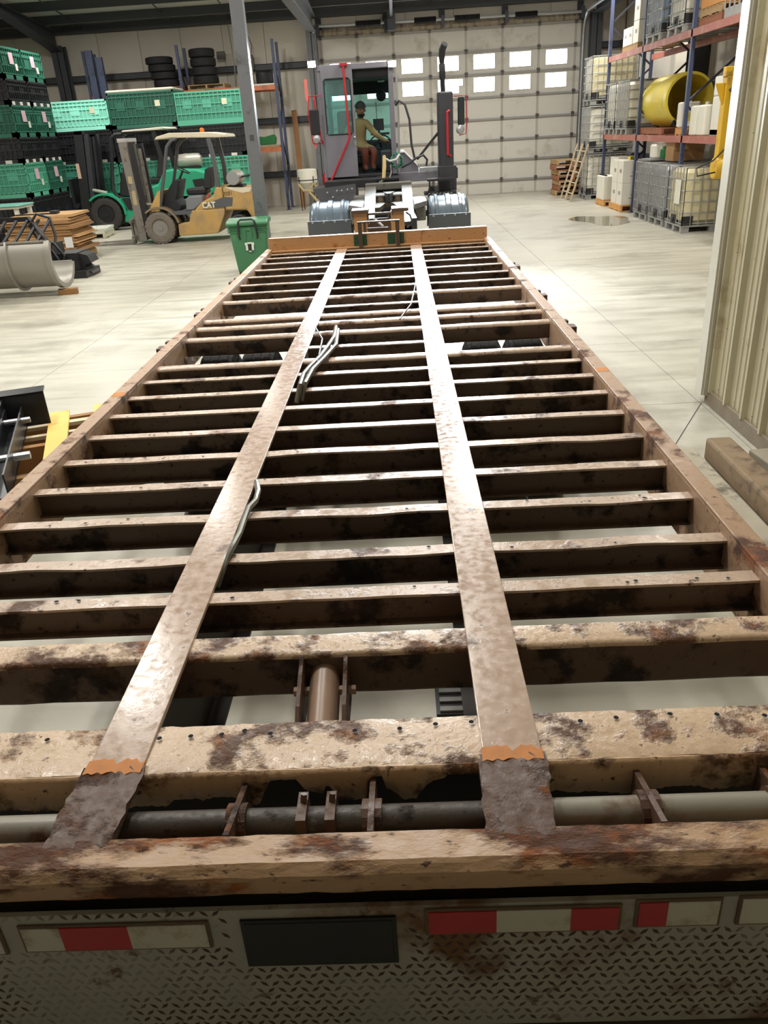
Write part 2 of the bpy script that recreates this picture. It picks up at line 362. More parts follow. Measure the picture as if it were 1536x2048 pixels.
# ribbed sheet-metal wall in the right foreground
m_rib = M('beige_sheet_metal', (178,170,140), .42, var=.06, vs=2, dirt=(140,120,84), dirt_amt=.16, dirt_scale=1.6)
prof = []; y = 5.86
while y > -6:
    prof += [(2.60, y), (2.60, y-.012), (2.566, y-.03), (2.566, y-.055), (2.60, y-.075), (2.60, y-.135), (2.593, y-.143), (2.593, y-.163), (2.60, y-.171), (2.60, y-.215), (2.593, y-.223), (2.593, y-.243), (2.60, y-.251)]; y -= .305
back = [(2.63, prof[-1][1]), (2.63, prof[0][1])]
wn = struct('wall_near_right', MB().prism(prof+back, .105, 7.9, 'z'), m_rib)
part('corner_trim', MB().prism([(2.53,5.99),(2.53,5.86),(2.545,5.86),(2.545,5.845),(2.60,5.845),(2.60,5.86),(2.62,5.86),(2.62,6.01),(2.55,6.01)], .07, 7.9, 'z'), M('trim_beige', (196,192,176), .4, var=.03), wn)
part('curb', MB().box(2.575, 2.9, -6, 5.9, 0, .115), M('curb_concrete', (128,116,96), .8, var=.2, vs=9, bump=.3, bs=40), wn, bevel=.006)
part('return_panel', MB().box(2.63, 7.5, 5.9, 6.0, 0, 7.6), m_rib, wn)
k = 0
for yy in (5.70, 5.40, 5.09, 4.785, 4.48):
    for zz in (.16, .62, 1.15, 1.9):
        part('screw', MB().lathe((2.6, yy, zz), (-1,0,0), [(0,.008),(.004,.008),(.008,.003)], 6), m_hinge, wn)
# free-standing column
t = thing('steel_column', 'grey painted steel column rising beside the green wheeled bin', 'column', (-2.06, 14.1, 0))
part('shaft', MB().box(-.1, .1, -.1, .1, .02, 5.05), m_frame2, t, bevel=.01)
part('base_plate', MB().box(-.17, .17, -.17, .17, 0, .02), m_frame, t)
part('sticker', MB().box(-.03, .04, -.104, -.1, 2.02, 2.11), M('sticker', (70,72,74), .5), t)
# ceiling lamps
m_lens = M('lamp_lens', (255,250,238), .4, emit=9)
for i, (x, y) in enumerate(HIGHBAY):
    z = RZ(y)-(.45 if y > 21 else .62)
    t = thing('high_bay_lamp', 'white linear high-bay lamp hanging from the roof purlins', 'lamp', (x, y, z), 0, 'high-bay lamps under the roof')
    part('housing', MB().prism([(-.18,.0),(-.12,.09),(.12,.09),(.18,.0)], -.6, .6, 'y'), m_galv, t)
    part('lens', MB().box(-.16, .16, -.58, .58, -.012, .0), m_lens, t)
    for q in (-.5, .5): part('hanger', MB().tube([(0,q,.09),(0,q,.44 if y > 21 else .61)], .006, 5), m_galv, t)
    L = bpy.data.lights.new('lamp_light', 'AREA'); L.shape = 'RECTANGLE'; L.size = .32; L.size_y = 1.16; L.energy = HIGHBAY_W; L.color = (1, .97, .915)
    lo = bpy.data.objects.new('lamp_light', L); col.objects.link(lo); lo.parent = t; lo.location = (0, 0, -.02)
    U = bpy.data.lights.new('roof_fill_light', 'AREA'); U.shape = 'RECTANGLE'; U.size = .2; U.size_y = 1.1; U.energy = HIGHBAY_W*.16; U.color = (1, .97, .915)  # added upward light to brighten the roof, not part of the lamp
    uo = bpy.data.objects.new('roof_fill_light', U); col.objects.link(uo); uo.parent = t; uo.location = (0, 0, .1); uo.rotation_euler = (PI, 0, 0)
# ================================================================ stripped flatbed trailer
def wpart(name, mb, mat, th, parent=None, **k):
    l = th.location; mb.moved(Matrix.Translation((-l[0], -l[1], -l[2]))); return part(name, mb, mat, parent or th, **k)
TR = thing('flatbed_trailer', 'stripped flatbed trailer frame of rusty tan crossbeams behind the yard tractor', 'trailer', (0, 5.2, 0))
r_cross = rusty('tan_wet_steel', (192,168,148), (92,64,44), (140,98,62), .32, 5, .14, .42, .6, (1,1,1), 70)
r_web = rusty('grimy_shaded_web', (94,74,58), (40,30,24), (74,52,36), .5, 6, .35, .7, .4)  # darkened steel: grime and rust, plus flange shade put into the colour
r_main = rusty('tan_flange', (184,160,142), (112,90,74), (132,106,86), .12, 7, .10, .30, .2, (1,1,1), 40)
r_rail = rusty('rail_steel', (172,140,112), (84,54,34), (140,84,44), .42, 6, .3, .6, .4)
r_dark = rusty('dark_rust', (92,66,50), (58,42,34), (128,76,34), .5, 9, .45, .7, 1.0, (1,1,1), 55)
r_rear = rusty('rear_sill_rust', (176,142,106), (82,50,30), (150,84,30), .62, 4, .3, .65, .8, (1,2,2), 60)
r_heavy = rusty('pitted_steel', (206,178,148), (92,60,38), (150,100,60), .56, 8, .15, .5, 1.3, (1,1,1), 48)
r_orange = M('orange_primer', (190,116,30), .6, var=.3, vs=30)
m_under = M('under_black', (40,32,27), .6, var=.3, vs=6)
m_holes = M('hole_black', (6,6,6), .9)
ZC, ZR = .847, .885
for s in (-1, 1):
    x0, x1 = (1.225, 1.295) if s > 0 else (-1.295, -1.225)
    mb = MB().box(x0, x1, 1.0, 9.5, .872, ZR); xa = x0 if s > 0 else x1-.012
    mb.box(xa, xa+.012, 1.0, 9.5, .66, .872); mb.box(x0, x1, 1.0, 9.5, .65, .662)
    rl = wpart('side_rail', mb, r_rail, TR, bevel=.003)
    for y in (3.9, 7.7): wpart('paint_mark', MB().box(x0+.004, x1-.004, y, y+.07, ZR, ZR+.0008), r_orange, TR, rl)
    for y in (4.95, 6.0, 7.4):
        xo = x1 if s > 0 else x0
        wpart('strap_hook', MB().box(min(xo, xo+s*.05), max(xo, xo+s*.05), y, y+.09, .8, .87).box(min(xo, xo+s*.02), max(xo, xo+s*.02), y+.12, y+.17, .8, .885), r_dark, TR)
def ibeam(y, x0=-1.226, x1=1.226, wave=.0, holes=True):
    rnd = random.Random(int(y*1000)); n = 44; mb = MB(); vs = []
    ph = [rnd.uniform(0, 6) for _ in range(4)]
    for i in range(n+1):
        x = x0+(x1-x0)*i/n; w_ = wave*(math.sin(x*9+ph[0])+.6*math.sin(x*23+ph[1]))+rnd.uniform(-1, 1)*.0009
        dz = wave*.5*math.sin(x*13+ph[2])
        vs += [(x, y+w_, ZC+dz), (x, y+.056+w_*.6, ZC+dz*.4), (x, y+.056+w_*.6, ZC-.008+dz*.4), (x, y+w_, ZC-.008+dz)]
    fs = []
    for i in range(n):
        a, b = 4*i, 4*i+4; fs += [(a+k, b+k, b+(k+1) % 4, a+(k+1) % 4) for k in range(4)]
    mb.add(vs, fs)
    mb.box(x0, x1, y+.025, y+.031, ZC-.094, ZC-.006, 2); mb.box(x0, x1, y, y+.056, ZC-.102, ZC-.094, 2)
    if holes:
        for i in range(rnd.randint(6, 11)):
            x = rnd.uniform(x0+.05, x1-.05); yy = y+rnd.choice((.014, .02, .04)); r = rnd.uniform(.004, .0065)
            if min(abs(x+.41), abs(x-.44)) < .08: continue
            mb.add([(x+r*1.3*math.cos(t*PI/3), yy+r*math.sin(t*PI/3), ZC+.0042) for t in range(6)], [tuple(range(6))], 1)
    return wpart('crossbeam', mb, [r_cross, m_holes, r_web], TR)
for y in (1.912, 2.149, 2.456, 2.755, 3.056, 3.36, 3.66, 3.955, 4.25): ibeam(y, wave=.0035 if y in (2.456, 3.056, 2.149) else .0012)
for y in (6.91, 7.31, 7.75, 8.17, 8.59, 8.98, 9.29): ibeam(y, wave=.0008, holes=False)
for y in (4.86, 6.13): ibeam(y, -.36, .39)
def tubebeam(y, wd=.085, ht=.115, top=ZC+.006, x0=-1.226, x1=1.226, mat=None, r=.018):
    pf = []
    for (cy, cz, a0) in ((y+wd-r, top-r, 0), (y+r, top-r, 90), (y+r, top-ht+r, 180), (y+wd-r, top-ht+r, 270)):
        for i in range(5): t = math.radians(a0+22.5*i); pf.append((cy+r*math.cos(t), cz+r*math.sin(t)))
    n = 30; N = len(pf); mb = MB(); vs = []; rnd = random.Random(int(y*97))
    for i in range(n+1):
        x = x0+(x1-x0)*i/n; j = rnd.uniform(-1, 1)*.0012
        vs += [(x, p[0]+j, p[1]+j) for p in pf]
    mb.add(vs, [(i*N+k, i*N+(k+1) % N, (i+1)*N+(k+1) % N, (i+1)*N+k) for i in range(n) for k in range(N)]+[tuple(range(N)), tuple(range(n*N, n*N+N))])
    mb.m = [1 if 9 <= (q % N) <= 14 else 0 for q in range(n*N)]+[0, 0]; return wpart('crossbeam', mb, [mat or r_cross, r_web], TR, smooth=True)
for y in (4.52, 5.22, 5.54, 5.79, 6.50): tubebeam(y)
tubebeam(1.645, .098, .135, ZC+.002, mat=r_heavy, r=.014)
# two main beams whose top flanges show as the long strips
for (c, wd) in ((-.411, .12), (.438, .124)):
    mb = MB().box(c-wd/2, c+wd/2, 1.25, 9.4, .842, .856)
    b = wpart('main_beam', mb, r_main, TR, bevel=.002)
    wpart('web', MB().box(c-.007, c+.007, 1.5, 9.4, .46, .842), m_under, TR, b)
    wpart('lower_flange', MB().box(c-.06, c+.06, 1.5, 9.4, .445, .46), m_under, TR, b)
    # rusted tail of the flange, bent down to the rear sill
    n, k = 12, 8; vs = []; rnd = random.Random(3)
    for i in range(n+1):
        t = i/n; y = 1.255-.21*t; z = .859-.006*t*t
        for j in range(k+1):
            e = rnd.uniform(-.004, .004) if j in (0, k) else 0
            vs.append((c-wd/2-.006+(wd+.012)*j/k-.012*t+e, y, z+rnd.uniform(-.003, .003)))
    top = [(i*(k+1)+j, i*(k+1)+j+1, (i+1)*(k+1)+j+1, (i+1)*(k+1)+j) for i in range(n) for j in range(k)]
    mb = MB().add(vs, top); mb.box(c-wd/2-.012, c+wd/2-.006, 1.05, 1.25, .835, .852)
    wpart('rusted_flange_end', mb, r_dark, TR, smooth=True)
    pr = random.Random(5); pts = []
    for i in range(13): pts.append((c-wd/2-.002+(wd+.004)*i/12, 1.268+pr.uniform(-.008, .012)))
    for i in range(12, -1, -1): pts.append((c-wd/2-.004+(wd+.004)*i/12, 1.236+pr.uniform(-.005, .005)))
    wpart('orange_paint', MB().prism(pts, .8565, .8605, 'z'), r_orange, TR)
# wide rotten beam before the tail: pitted top, torn front lip
n = 90; vs = []; rnd = random.Random(11); x0, x1 = -1.226, 1.226
for i in range(n+1):
    x = x0+(x1-x0)*i/n
    for j in range(6): vs.append((x, 1.24+.15*j/5+rnd.uniform(-.001, .001)+(.006 if j == 0 else 0), ZC+.003-(.004 if j in (0, 5) else 0)+rnd.uniform(-.0022, .0018)))
mb = MB().add(vs, [(i*6+j, i*6+j+1, i*6+6+j+1, i*6+6+j) for i in range(n) for j in range(5)])
mb.box(x0, x1, 1.245, 1.388, ZC-.012, ZC-.004); mb.box(x0, x1, 1.37, 1.388, ZC-.1, ZC-.01)
for x in (-.86, -.72, -.6, -.34, -.27, -.2, -.15, -.09, .1, .2, .28, .36, .6, .68, .8, .9, 1.0):
    r = .006; mb.add([(x+r*math.cos(t*PI/4), 1.36+rnd.uniform(-.025, .006)+r*math.sin(t*PI/4)*0, ZC+.0075) for t in range(0)], [], 1) if False else None
    yy = 1.362+rnd.uniform(-.02, .004); mb.add([(x+r*math.cos(t*PI/4), yy+r*math.sin(t*PI/4), ZC+.0078) for t in range(8)], [tuple(range(8))], 1)
wpart('tail_crossbeam', mb, [r_heavy, m_holes], TR, smooth=True)
bites = [(-.055, .05, .045), (-.19, .06, .02), (-.27, .04, .022), (.045, .012, .03), (.145, .022, .07), (.17, .03, .03), (.30, .07, .05), (.345, .05, .072), (-.02, .09, .03), (.52, .03, .01), (.8, .05, .012)]
vs = []; n = 320
for i in range(n+1):
    x = x0+(x1-x0)*i/n; d = .074+.003*math.sin(x*40)+rnd.uniform(-.003, .003)
    for (c, h, dp) in bites:
        q = abs(x-c)/h
        if q < 1: d -= dp*(1-q**3)*1.0
    d = max(d, .008); yj_ = rnd.uniform(-.0012, .0012)
    vs += [(x, 1.243, ZC), (x, 1.237+yj_, ZC-.012), (x, 1.236+yj_, ZC-max(.013, d*.6)), (x, 1.238+yj_, ZC-d-.0131)]
mb = MB().add(vs, [(4*i+j, 4*i+j+1, 4*i+j+5, 4*i+j+4) for i in range(n) for j in range(3)])
o = wpart('torn_lip', mb, rusty('torn_lip_steel', (196,160,122), (88,60,40), (130,84,44), .5, 7, .35, .65, 1.2, (1,1,1), 55), TR, smooth=True)
so = o.modifiers.new('solid', 'SOLIDIFY'); so.thickness = .006; so.offset = 0
# rear sill, its lip and dark underside
pf = [(.992, .852), (1.0, .857), (1.066, .853), (1.068, .80), (1.04, .80), (1.04, .79), (.985, .792), (.985, .83), (.978, .834), (.98, .842)]
n = 70; vs = []; N = len(pf)
for i in range(n+1):
    x = -1.295+2.59*i/n; vs += [(x, p[0]+rnd.uniform(-.0015, .0015), p[1]+rnd.uniform(-.0012, .0012)) for p in pf]
mb = MB().add(vs, [(i*N+k, i*N+(k+1) % N, (i+1)*N+(k+1) % N, (i+1)*N+k) for i in range(n) for k in range(N)]+[tuple(range(N)), tuple(range(n*N, n*N+N))])
wpart('rear_sill', mb, r_rear, TR)
wpart('sill_underside', MB().box(-1.28, 1.28, 1.0, 1.05, .70, .80), m_under, TR)
wpart('apron', MB().box(-1.2, 1.2, 1.355, 1.368, .615, .80), m_under, TR)
# gussets, spring tube
for x, dx in ((-1.1, .02), (-.8, .02), (-.13, .008), (.141, .0), (.692, -.006), (.948, -.006), (1.15, -.01)):
    mb = MB().hexa([(x-.006, 1.24, .69), (x+.006, 1.24, .69), (x-dx+.006, 1.07, .74), (x-dx-.006, 1.07, .74), (x-.006, 1.24, .82), (x+.006, 1.24, .82), (x-dx+.006, 1.07, .852), (x-dx-.006, 1.07, .852)])
    mb.lathe((x-dx*.5-.02, 1.15, .795), (1,0,0), [(0,.04),(.04,.04)], 14)
    wpart('gusset', mb, r_dark, TR)
for (a, b) in ((-1.22, -.5), (.5, 1.22)): wpart('torsion_tube', MB().tube([(a,1.15,.795),(b,1.15,.795)], .03, 14), M('tube_grey', (150,146,134), .4, var=.1, dirt=(104,72,44), dirt_amt=.3, dirt_scale=7), TR, smooth=True)
wpart('torsion_tube', MB().tube([(-.5,1.15,.795),(.5,1.15,.795)], .029, 14), rusty('tube_dark', (70,64,56), (34,28,24), (150,144,132), .3, 12, .4, .7, .5), TR, smooth=True)
for x in (0, .058): wpart('clamp', MB().box(x-.01, x+.01, 1.115, 1.19, .76, .835).tube([(x, 1.16, .82), (x+.004, 1.17, .85)], .007, 6), r_dark, TR)
# hydraulic cylinder and its bracket
for x in (-.052, .062): wpart('cylinder_bracket', MB().prism([(1.646,.845),(1.646,.70),(1.47,.70),(1.44,.76),(1.50,.80)], x-.005, x+.005, 'x'), r_dark, TR)
wpart('hydraulic_cylinder', MB().lathe((.004, 1.66, .78), (0,-1,-.25), [(0,.02),(0,.04),(.26,.04),(.26,.03)], 18).tube([(-.075,1.6,.765),(.085,1.6,.765)], .012, 8), M('cyl_tan', (160,132,112), .35, var=.08), TR, smooth=True)
# tail plate: diamond tread, tape, light recess
mt = rusty('tread_plate_paint', (152,149,135), (104,74,44), (128,84,42), .34, 2.2, .4, .6, .2)
tp = wpart('tail_plate', MB().box(-1.28, 1.28, .965, .975, .425, .776).box(-1.28, 1.28, .965, 1.04, .415, .425), mt, TR)
skip = [(-.54,-.155,.675,.757),(-.12,.2,.61,.765),(.23,.605,.695,.772),(.615,.785,.70,.79),(.80,1.16,.70,.79),(-1.12,-.555,.67,.757)]
mb = MB(); q = 0
for j in range(17):
    for i in range(116):
        x = -1.27+.022*i+(.011 if j % 2 else 0); z = .437+.0208*j; a = PI/4 if (i+j) % 2 else -PI/4
        if any(k[0]-.008 < x < k[1]+.008 and k[2]-.006 < z < k[3]+.006 for k in skip): continue
        l, wd = .0115, .0044; ca, sa = math.cos(a), math.sin(a); y = .9649
        P = lambda u, v, h: (x+u*ca-v*sa, y-h, z+u*sa+v*ca)
        mb.add([P(-l,0,0), P(0,-wd,0), P(l,0,0), P(0,wd,0), P(-l*.5,0,.0016), P(l*.5,0,.0016)], [(0,1,4),(1,5,4),(1,2,5),(2,3,5),(3,4,5),(3,0,4)])
ml = bpy.data.materials.new('tread_lug'); MATS['tread_lug'] = ml; ml.use_nodes = True; nt = ml.node_tree
tc = nt.nodes.new('ShaderNodeTexCoord'); nn = nt.nodes.new('ShaderNodeTexNoise'); nn.inputs['Scale'].default_value = 2.2; nn.inputs['Detail'].default_value = 5; nn.inputs['Roughness'].default_value = .6
rp = nt.nodes.new('ShaderNodeValToRGB'); e = rp.color_ramp.elements; e[0].position = .44; e[0].color = lin((140,137,122)); e[1].position = .50; e[1].color = lin((64,38,18))
nt.links.new(tc.outputs['Object'], nn.inputs['Vector']); nt.links.new(nn.outputs['Fac'], rp.inputs[0]); nt.links.new(rp.outputs[0], nt.nodes['Principled BSDF'].inputs['Base Color']); nt.nodes['Principled BSDF'].inputs['Roughness'].default_value = .6
wpart('tread_lugs', mb, ml, TR, tp, kind='stuff', label='raised diamond tread pattern')
m_red = M('tape_red', (168,26,34), .35, var=.12, vs=20); m_wht = M('tape_white', (186,182,166), .4, var=.06, vs=20, dirt=(150,138,112), dirt_amt=.3, dirt_scale=14); m_edge = M('tape_edge', (96,78,56), .7, var=.3, vs=30)
def strip(x0, x1, z0, z1, segs, dz=0):
    wpart('tape_backing', MB().rbox(x0-.006, x1+.006, .9605, .965, z0-.006, z1+.006, .002), m_edge, TR, tp)
    for (a, b, red) in segs:
        a, b = x0+(x1-x0)*a, x0+(x1-x0)*b
        wpart('reflective_tape', MB().box(a, b, .9585, .9605, z0, z1), m_red if red else m_wht, TR, tp)
strip(-.52, -.17, .685, .747, [(0,.21,0),(.21,.58,1),(.58,1,0)])
strip(.245, .592, .704, .762, [(0,.36,1),(.36,.75,0),(.75,1,1)])
strip(.628, .772, .71, .772, [(0,.36,1),(.36,1,0)])
strip(.812, 1.15, .71, .775, [(0,.25,0),(.25,.65,1),(.65,1,0)])
strip(-1.11, -.565, .68, .744, [(0,.3,1),(.3,.6,0),(.6,.9,1),(.9,1,0)])
wpart('light_recess', MB().rbox(-.105, .185, .9595, .9655, .622, .752, .002).rbox(-.098, .178, .958, .9655, .63, .745, .002), M('recess_black', (8,10,10), .5), TR, tp)
wpart('under_bar', MB().box(-1.1, 1.1, .93, 1.03, .30, .40), M('under_bar', (96,88,76), .6, var=.2), TR, bevel=.01)
wpart('bar_bracket', MB().box(-.5, -.45, .98, 1.03, .38, .7).box(.45, .5, .98, 1.03, .38, .7), m_under, TR)
# front bulkhead and coupling frame
m_tan = rusty('bulkhead_tan', (176,132,88), (120,76,44), (150,92,44), .3, 5, .35, .6, .2)
m_green = M('green_paint', (34,70,44), .5, var=.2)
wpart('bulkhead', MB().box(-1.26, 1.26, 9.45, 9.47, .80, 1.0).box(-1.26, 1.26, 9.45, 9.55, .992, 1.004), m_tan, TR, bevel=.003)
wpart('front_ledge', MB().box(-1.23, 1.23, 9.38, 9.45, .855, .868), m_tan, TR)
for (a, b) in ((-.27, -.19), (-.17, -.12), (.12, .21), (.25, .31)): wpart('green_paint_patch', MB().box(a, b, 9.446, 9.45, .87, .99), m_green, TR)
m_post = M('post_dark', (74,60,48), .45, var=.15)
wpart('coupling_frame', MB().box(-.21,-.165,9.35,9.40,.85,1.13).box(.215,.26,9.35,9.40,.85,1.13).box(-.215,.265,9.345,9.405,1.125,1.14), m_post, TR, bevel=.003)
wpart('coupling_frame', MB().box(-.16,-.125,9.62,9.66,.85,1.10).box(.13,.165,9.62,9.66,.85,1.10).box(-.165,.17,9.61,9.67,1.10,1.115).box(-.12,.13,9.63,9.65,1.02,1.04), m_post, TR)
for (a, b, c, d) in ((-.31, -.14, -.335, -.12), (.16, .33, .17, .385)):
    wpart('neck_post', MB().box(a, b, 10.5, 10.75, .6, 1.13), m_tan, TR, bevel=.004)
    wpart('post_cap', MB().box(c, d, 10.45, 10.8, 1.13, 1.17).box(c, c+.02, 10.45, 10.47, 1.09, 1.13), m_post, TR, bevel=.003)
wpart('neck_tie', MB().box(-.14, .16, 10.5, 10.55, 1.10, 1.125).box(-.14, -.12, 10.5, 10.55, .9, 1.1).box(.12, .14, 10.5, 10.55, .9, 1.1).box(-.12, .12, 10.6, 10.62, .85, 1.05), m_post, TR)
wpart('lift_rod', MB().tube([(-.05,10.45,1.06),(.06,10.3,.98)], .014, 8), m_galv, TR)
wpart('neck_beam', MB().box(-.3,-.16,9.46,11.6,.58,.78).box(.17,.31,9.46,11.6,.58,.78), m_under, TR)
wpart('air_line', MB().tube([(.36,10.6,1.1),(.40,10.5,1.08),(.42,10.45,1.02),(.40,10.45,.96),(.36,10.5,.93)], .012, 6), m_black, TR)
# running gear
m_tyre = M('tyre_rubber', (30,30,31), .75, var=.2, vs=20)
def tyre(c, ax, R, wd, n=32, hub=.5, tread=0):
    h = wd/2; mb = MB(); mb.lathe(c, ax, [(-h*.9, R*hub), (-h, R*.62), (-h, R*.86), (-h*.86, R*.96), (-h*.7, R*.985), (h*.7, R*.985), (h*.86, R*.96), (h, R*.86), (h, R*.62), (h*.9, R*hub)], n, caps=False)
    if tread:
        axv = Vector(ax).normalized(); u = Vector((0,0,1)); a = axv.cross(u).normalized(); b = axv.cross(a); C = Vector(c)
        for i in range(tread):
            t = 2*PI*(i+.5)/tread
            for s in (-1, 1):
                o_ = t+(PI/tread if s > 0 else 0); d = a*math.cos(o_)+b*math.sin(o_); e_ = -a*math.sin(o_)+b*math.cos(o_)
                p = C+d*R*.97+axv*s*h*.45; wv = R*PI/tread*.55
                mb.add([p-axv*h*.42-e_*wv+d*-.02, p+axv*h*.42-e_*wv+d*-.02, p+axv*h*.42+e_*wv+d*-.02, p-axv*h*.42+e_*wv+d*-.02,
                        p-axv*h*.42-e_*wv+d*R*.03, p+axv*h*.42-e_*wv+d*R*.03, p+axv*h*.42+e_*wv+d*R*.03, p-axv*h*.42+e_*wv+d*R*.03], [(4,5,6,7),(0,1,5,4),(1,2,6,5),(2,3,7,6),(3,0,4,7)])
    return mb
for y in (4.42, 5.38):
    for x in (-1.05, -.76, .79, 1.08):
        w_ = wpart('wheel', MB().lathe((x, y, .36), (1,0,0), [(-.1,.19),(-.1,.16),(0,.06),(.1,.16),(.1,.19)], 20), M('wheel_white', (150,148,142), .5, var=.1), TR)
        mb = tyre((x, y, .36), (1,0,0), .36, .25)
        for q in (-.06, 0, .06): mb.lathe((x+q, y, .36), (1,0,0), [(-.022,.35),(-.02,.36),(.02,.36),(.022,.35)], 32)
        wpart('tyre', mb, m_tyre, TR, w_)
    wpart('axle', MB().tube([(-1.0, y, .36), (1.0, y, .36)], .06, 10), m_under, TR)
    for x in (-.42, .44): wpart('spring_hanger', MB().box(x-.05, x+.05, y-.12, y+.12, .38, .46).box(x-.04, x+.04, y-.4, y+.4, .40, .43), m_under, TR)
# loose hoses and wires lying on the deck
m_hose = M('hose_grey', (88,80,66), .4, var=.15)
def HP(l, z): return [(a, b, z) for a, b in l]
for pts in (HP([(-.203,5.278),(-.197,4.994),(-.22,4.742),(-.247,4.513),(-.286,4.305),(-.307,4.159),(-.304,3.954)], .878), HP([(-.185,5.2),(-.171,4.793),(-.217,4.507),(-.266,4.251),(-.281,3.986)], .876)):
    pts = pts+[(pts[-1][0]-.02, pts[-1][1]-.06, .80)]
    wpart('hose', MB().tube(pts, .014, 8), m_hose, TR, smooth=True)
wpart('hose', MB().tube([(-.37,2.82,.80),(-.343,2.747,.862),(-.321,2.652,.866),(-.316,2.564,.868),(-.332,2.503,.868),(-.332,2.405,.866),(-.33,2.311,.866),(-.337,2.242,.864),(-.345,2.169,.86),(-.37,2.08,.80)], .011, 8), M('hose_silver', (140,140,132), .25, .5, var=.1), TR, smooth=True)
wpart('wire', MB().tube(HP([(-.35,5.4),(-.338,5.265),(-.267,4.943),(-.257,4.63),(-.25,4.4)], .88), .006, 6), m_black, TR)
wpart('wire', MB().tube(HP([(.38,6.9),(.356,6.484),(.316,5.89),(.249,5.525),(.23,5.4)], .88), .006, 6), m_hinge, TR)
# ================================================================ yard tractor
YT = thing('yard_tractor', 'grey yard tractor with work lamps lit and cab door open', 'tractor', (.1, 15, 0))
m_cab = M('cab_grey', (124,122,132), .45, var=.05); m_cab2 = M('cab_dark', (52,52,58), .5, var=.08)
m_redbar = M('grab_red', (178,38,50), .4, var=.05); m_blue = M('fender_plastic', (86,98,108), .22, var=.12, vs=4, coat=.4)
m_chas = M('chassis_black', (34,34,37), .5, var=.2); m_steel = M('fifth_wheel_steel', (104,102,96), .5, .25, var=.18, vs=6, dirt=(74,68,58), dirt_amt=.25, dirt_scale=6)
m_tint = glassy('tinted_glass', (208,240,238), .12, .05); m_seat = M('seat_black', (34,34,36), .8)
for x in (-.28, .48): wpart('frame_rail', MB().box(x-.04, x+.04, 11.9, 17.9, .62, .9), m_chas, YT)
wpart('frame_crossmember', MB().box(-.24,.44,12.0,12.1,.62,.85).box(-.24,.44,14.9,15.0,.62,.85).box(-.24,.44,17.5,17.9,.6,.95), m_chas, YT)
for (a, b) in ((-1.13, -.48), (.73, 1.35)):
    c = (a+b)/2; n = 20; R = .585; vs = []; fs = []
    xs = []; wd = b-a
    for k in range(41):
        u = k/40; rib = .022 if (.16 < u < .24 or .44 < u < .56 or .76 < u < .84) else 0; edge = -.05*max(0, (abs(u-.5)-.44)/.06)
        xs.append((a+wd*u, rib+edge))
    for i in range(n+1):
        t = math.radians(8+164*i/n)
        for (x, d) in xs: vs.append((x, 13.3-(R+d)*math.cos(t), .5+(R+d)*math.sin(t)))
    fs = [(i*41+k, i*41+k+1, (i+1)*41+k+1, (i+1)*41+k) for i in range(n) for k in range(40)]
    f_ = wpart('fender', MB().add(vs, fs), m_blue, YT, smooth=True)
    so = f_.modifiers.new('solid', 'SOLIDIFY'); so.thickness = .012
    fl_ = wpart('mud_flap', MB().box(a-.01, b+.01, 12.69, 12.71, .62, .86).box(a+.02, b-.02, 12.7, 12.715, .3, .62), M('flap_grey', (70,74,78), .45), YT, bevel=.004)
    for q in (.1, .37, .63, .9): wpart('flap_bolt', MB().lathe((a+wd*q, 12.69, .84), (0,-1,0), [(0,.014),(.01,.014),(.012,.004)], 8), m_galv, YT, fl_)
    for q in (.25, .5, .75): wpart('flap_bracket', MB().box(a+wd*q-.03, a+wd*q+.03, 12.675, 12.69, .5, .62), m_chas, YT, fl_)
    for x in (a+.17, b-.17):
        w_ = wpart('wheel', MB().lathe((x, 13.3, .5), (1,0,0), [(-.1,.28),(-.1,.24),(0,.1),(.1,.24),(.1,.28)], 24), M('wheel_white', (150,148,142), .5, var=.1), YT)
        wpart('tyre', tyre((x, 13.3, .5), (1,0,0), .5, .28, tread=24), m_tyre, YT, w_)
for x in (-.82, 1.02):
    w_ = wpart('wheel', MB().lathe((x, 16.9, .5), (1,0,0), [(-.1,.28),(-.1,.24),(0,.1),(.1,.24),(.1,.28)], 24), M('wheel_white', (150,148,142), .5, var=.1), YT)
    wpart('tyre', tyre((x, 16.9, .5), (1,0,0), .5, .28, tread=24), m_tyre, YT, w_)
wpart('axle', MB().tube([(-.9,13.3,.5),(1.1,13.3,.5)], .09, 10).tube([(-.8,16.9,.5),(1.0,16.9,.5)], .06, 10), m_chas, YT)
# lifting boom and fifth wheel
for (a, b) in ((-.27, -.09), (.33, .50)):
    wpart('boom_arm', MB().hexa([(a,12.0,.72),(b,12.0,.72),(b,14.1,1.16),(a,14.1,1.16),(a,12.0,.80),(b,12.0,.80),(b,14.1,1.25),(a,14.1,1.25)]), m_steel, YT, bevel=.008)
wpart('boom_cross', MB().box(-.27,.50,14.0,14.25,1.17,1.27), m_steel, YT, bevel=.01)
wpart('boom_brace', MB().box(-.09,.33,13.75,13.8,1.08,1.14).tube([(-.09,13.5,1.12),(.33,13.5,1.12)], .03, 10), m_galv, YT)
for s, xs in ((-1, (-.50, -.27)), (1, (.50, .70))):
    lo, hi = xs; xo = lo if s < 0 else hi; xi = hi if s < 0 else lo
    wpart('fifth_wheel_wing', MB().prism([(xi,13.0),(xo,13.05),(xo-s*.03,12.75),(xi,12.35),(xi,14.0),(xo-s*.08,13.9),(xo,13.6)] if False else [(xi,12.3),(xo,12.8),(xo,13.55),(xo-s*.08,13.85),(xi,13.95)], .98, 1.06, 'z'), m_steel, YT, bevel=.01)
    wpart('wing_skirt', MB().box(min(xi, xo)+.02, max(xi, xo)-.02, 12.7, 13.6, .78, .98), m_steel, YT, bevel=.02)
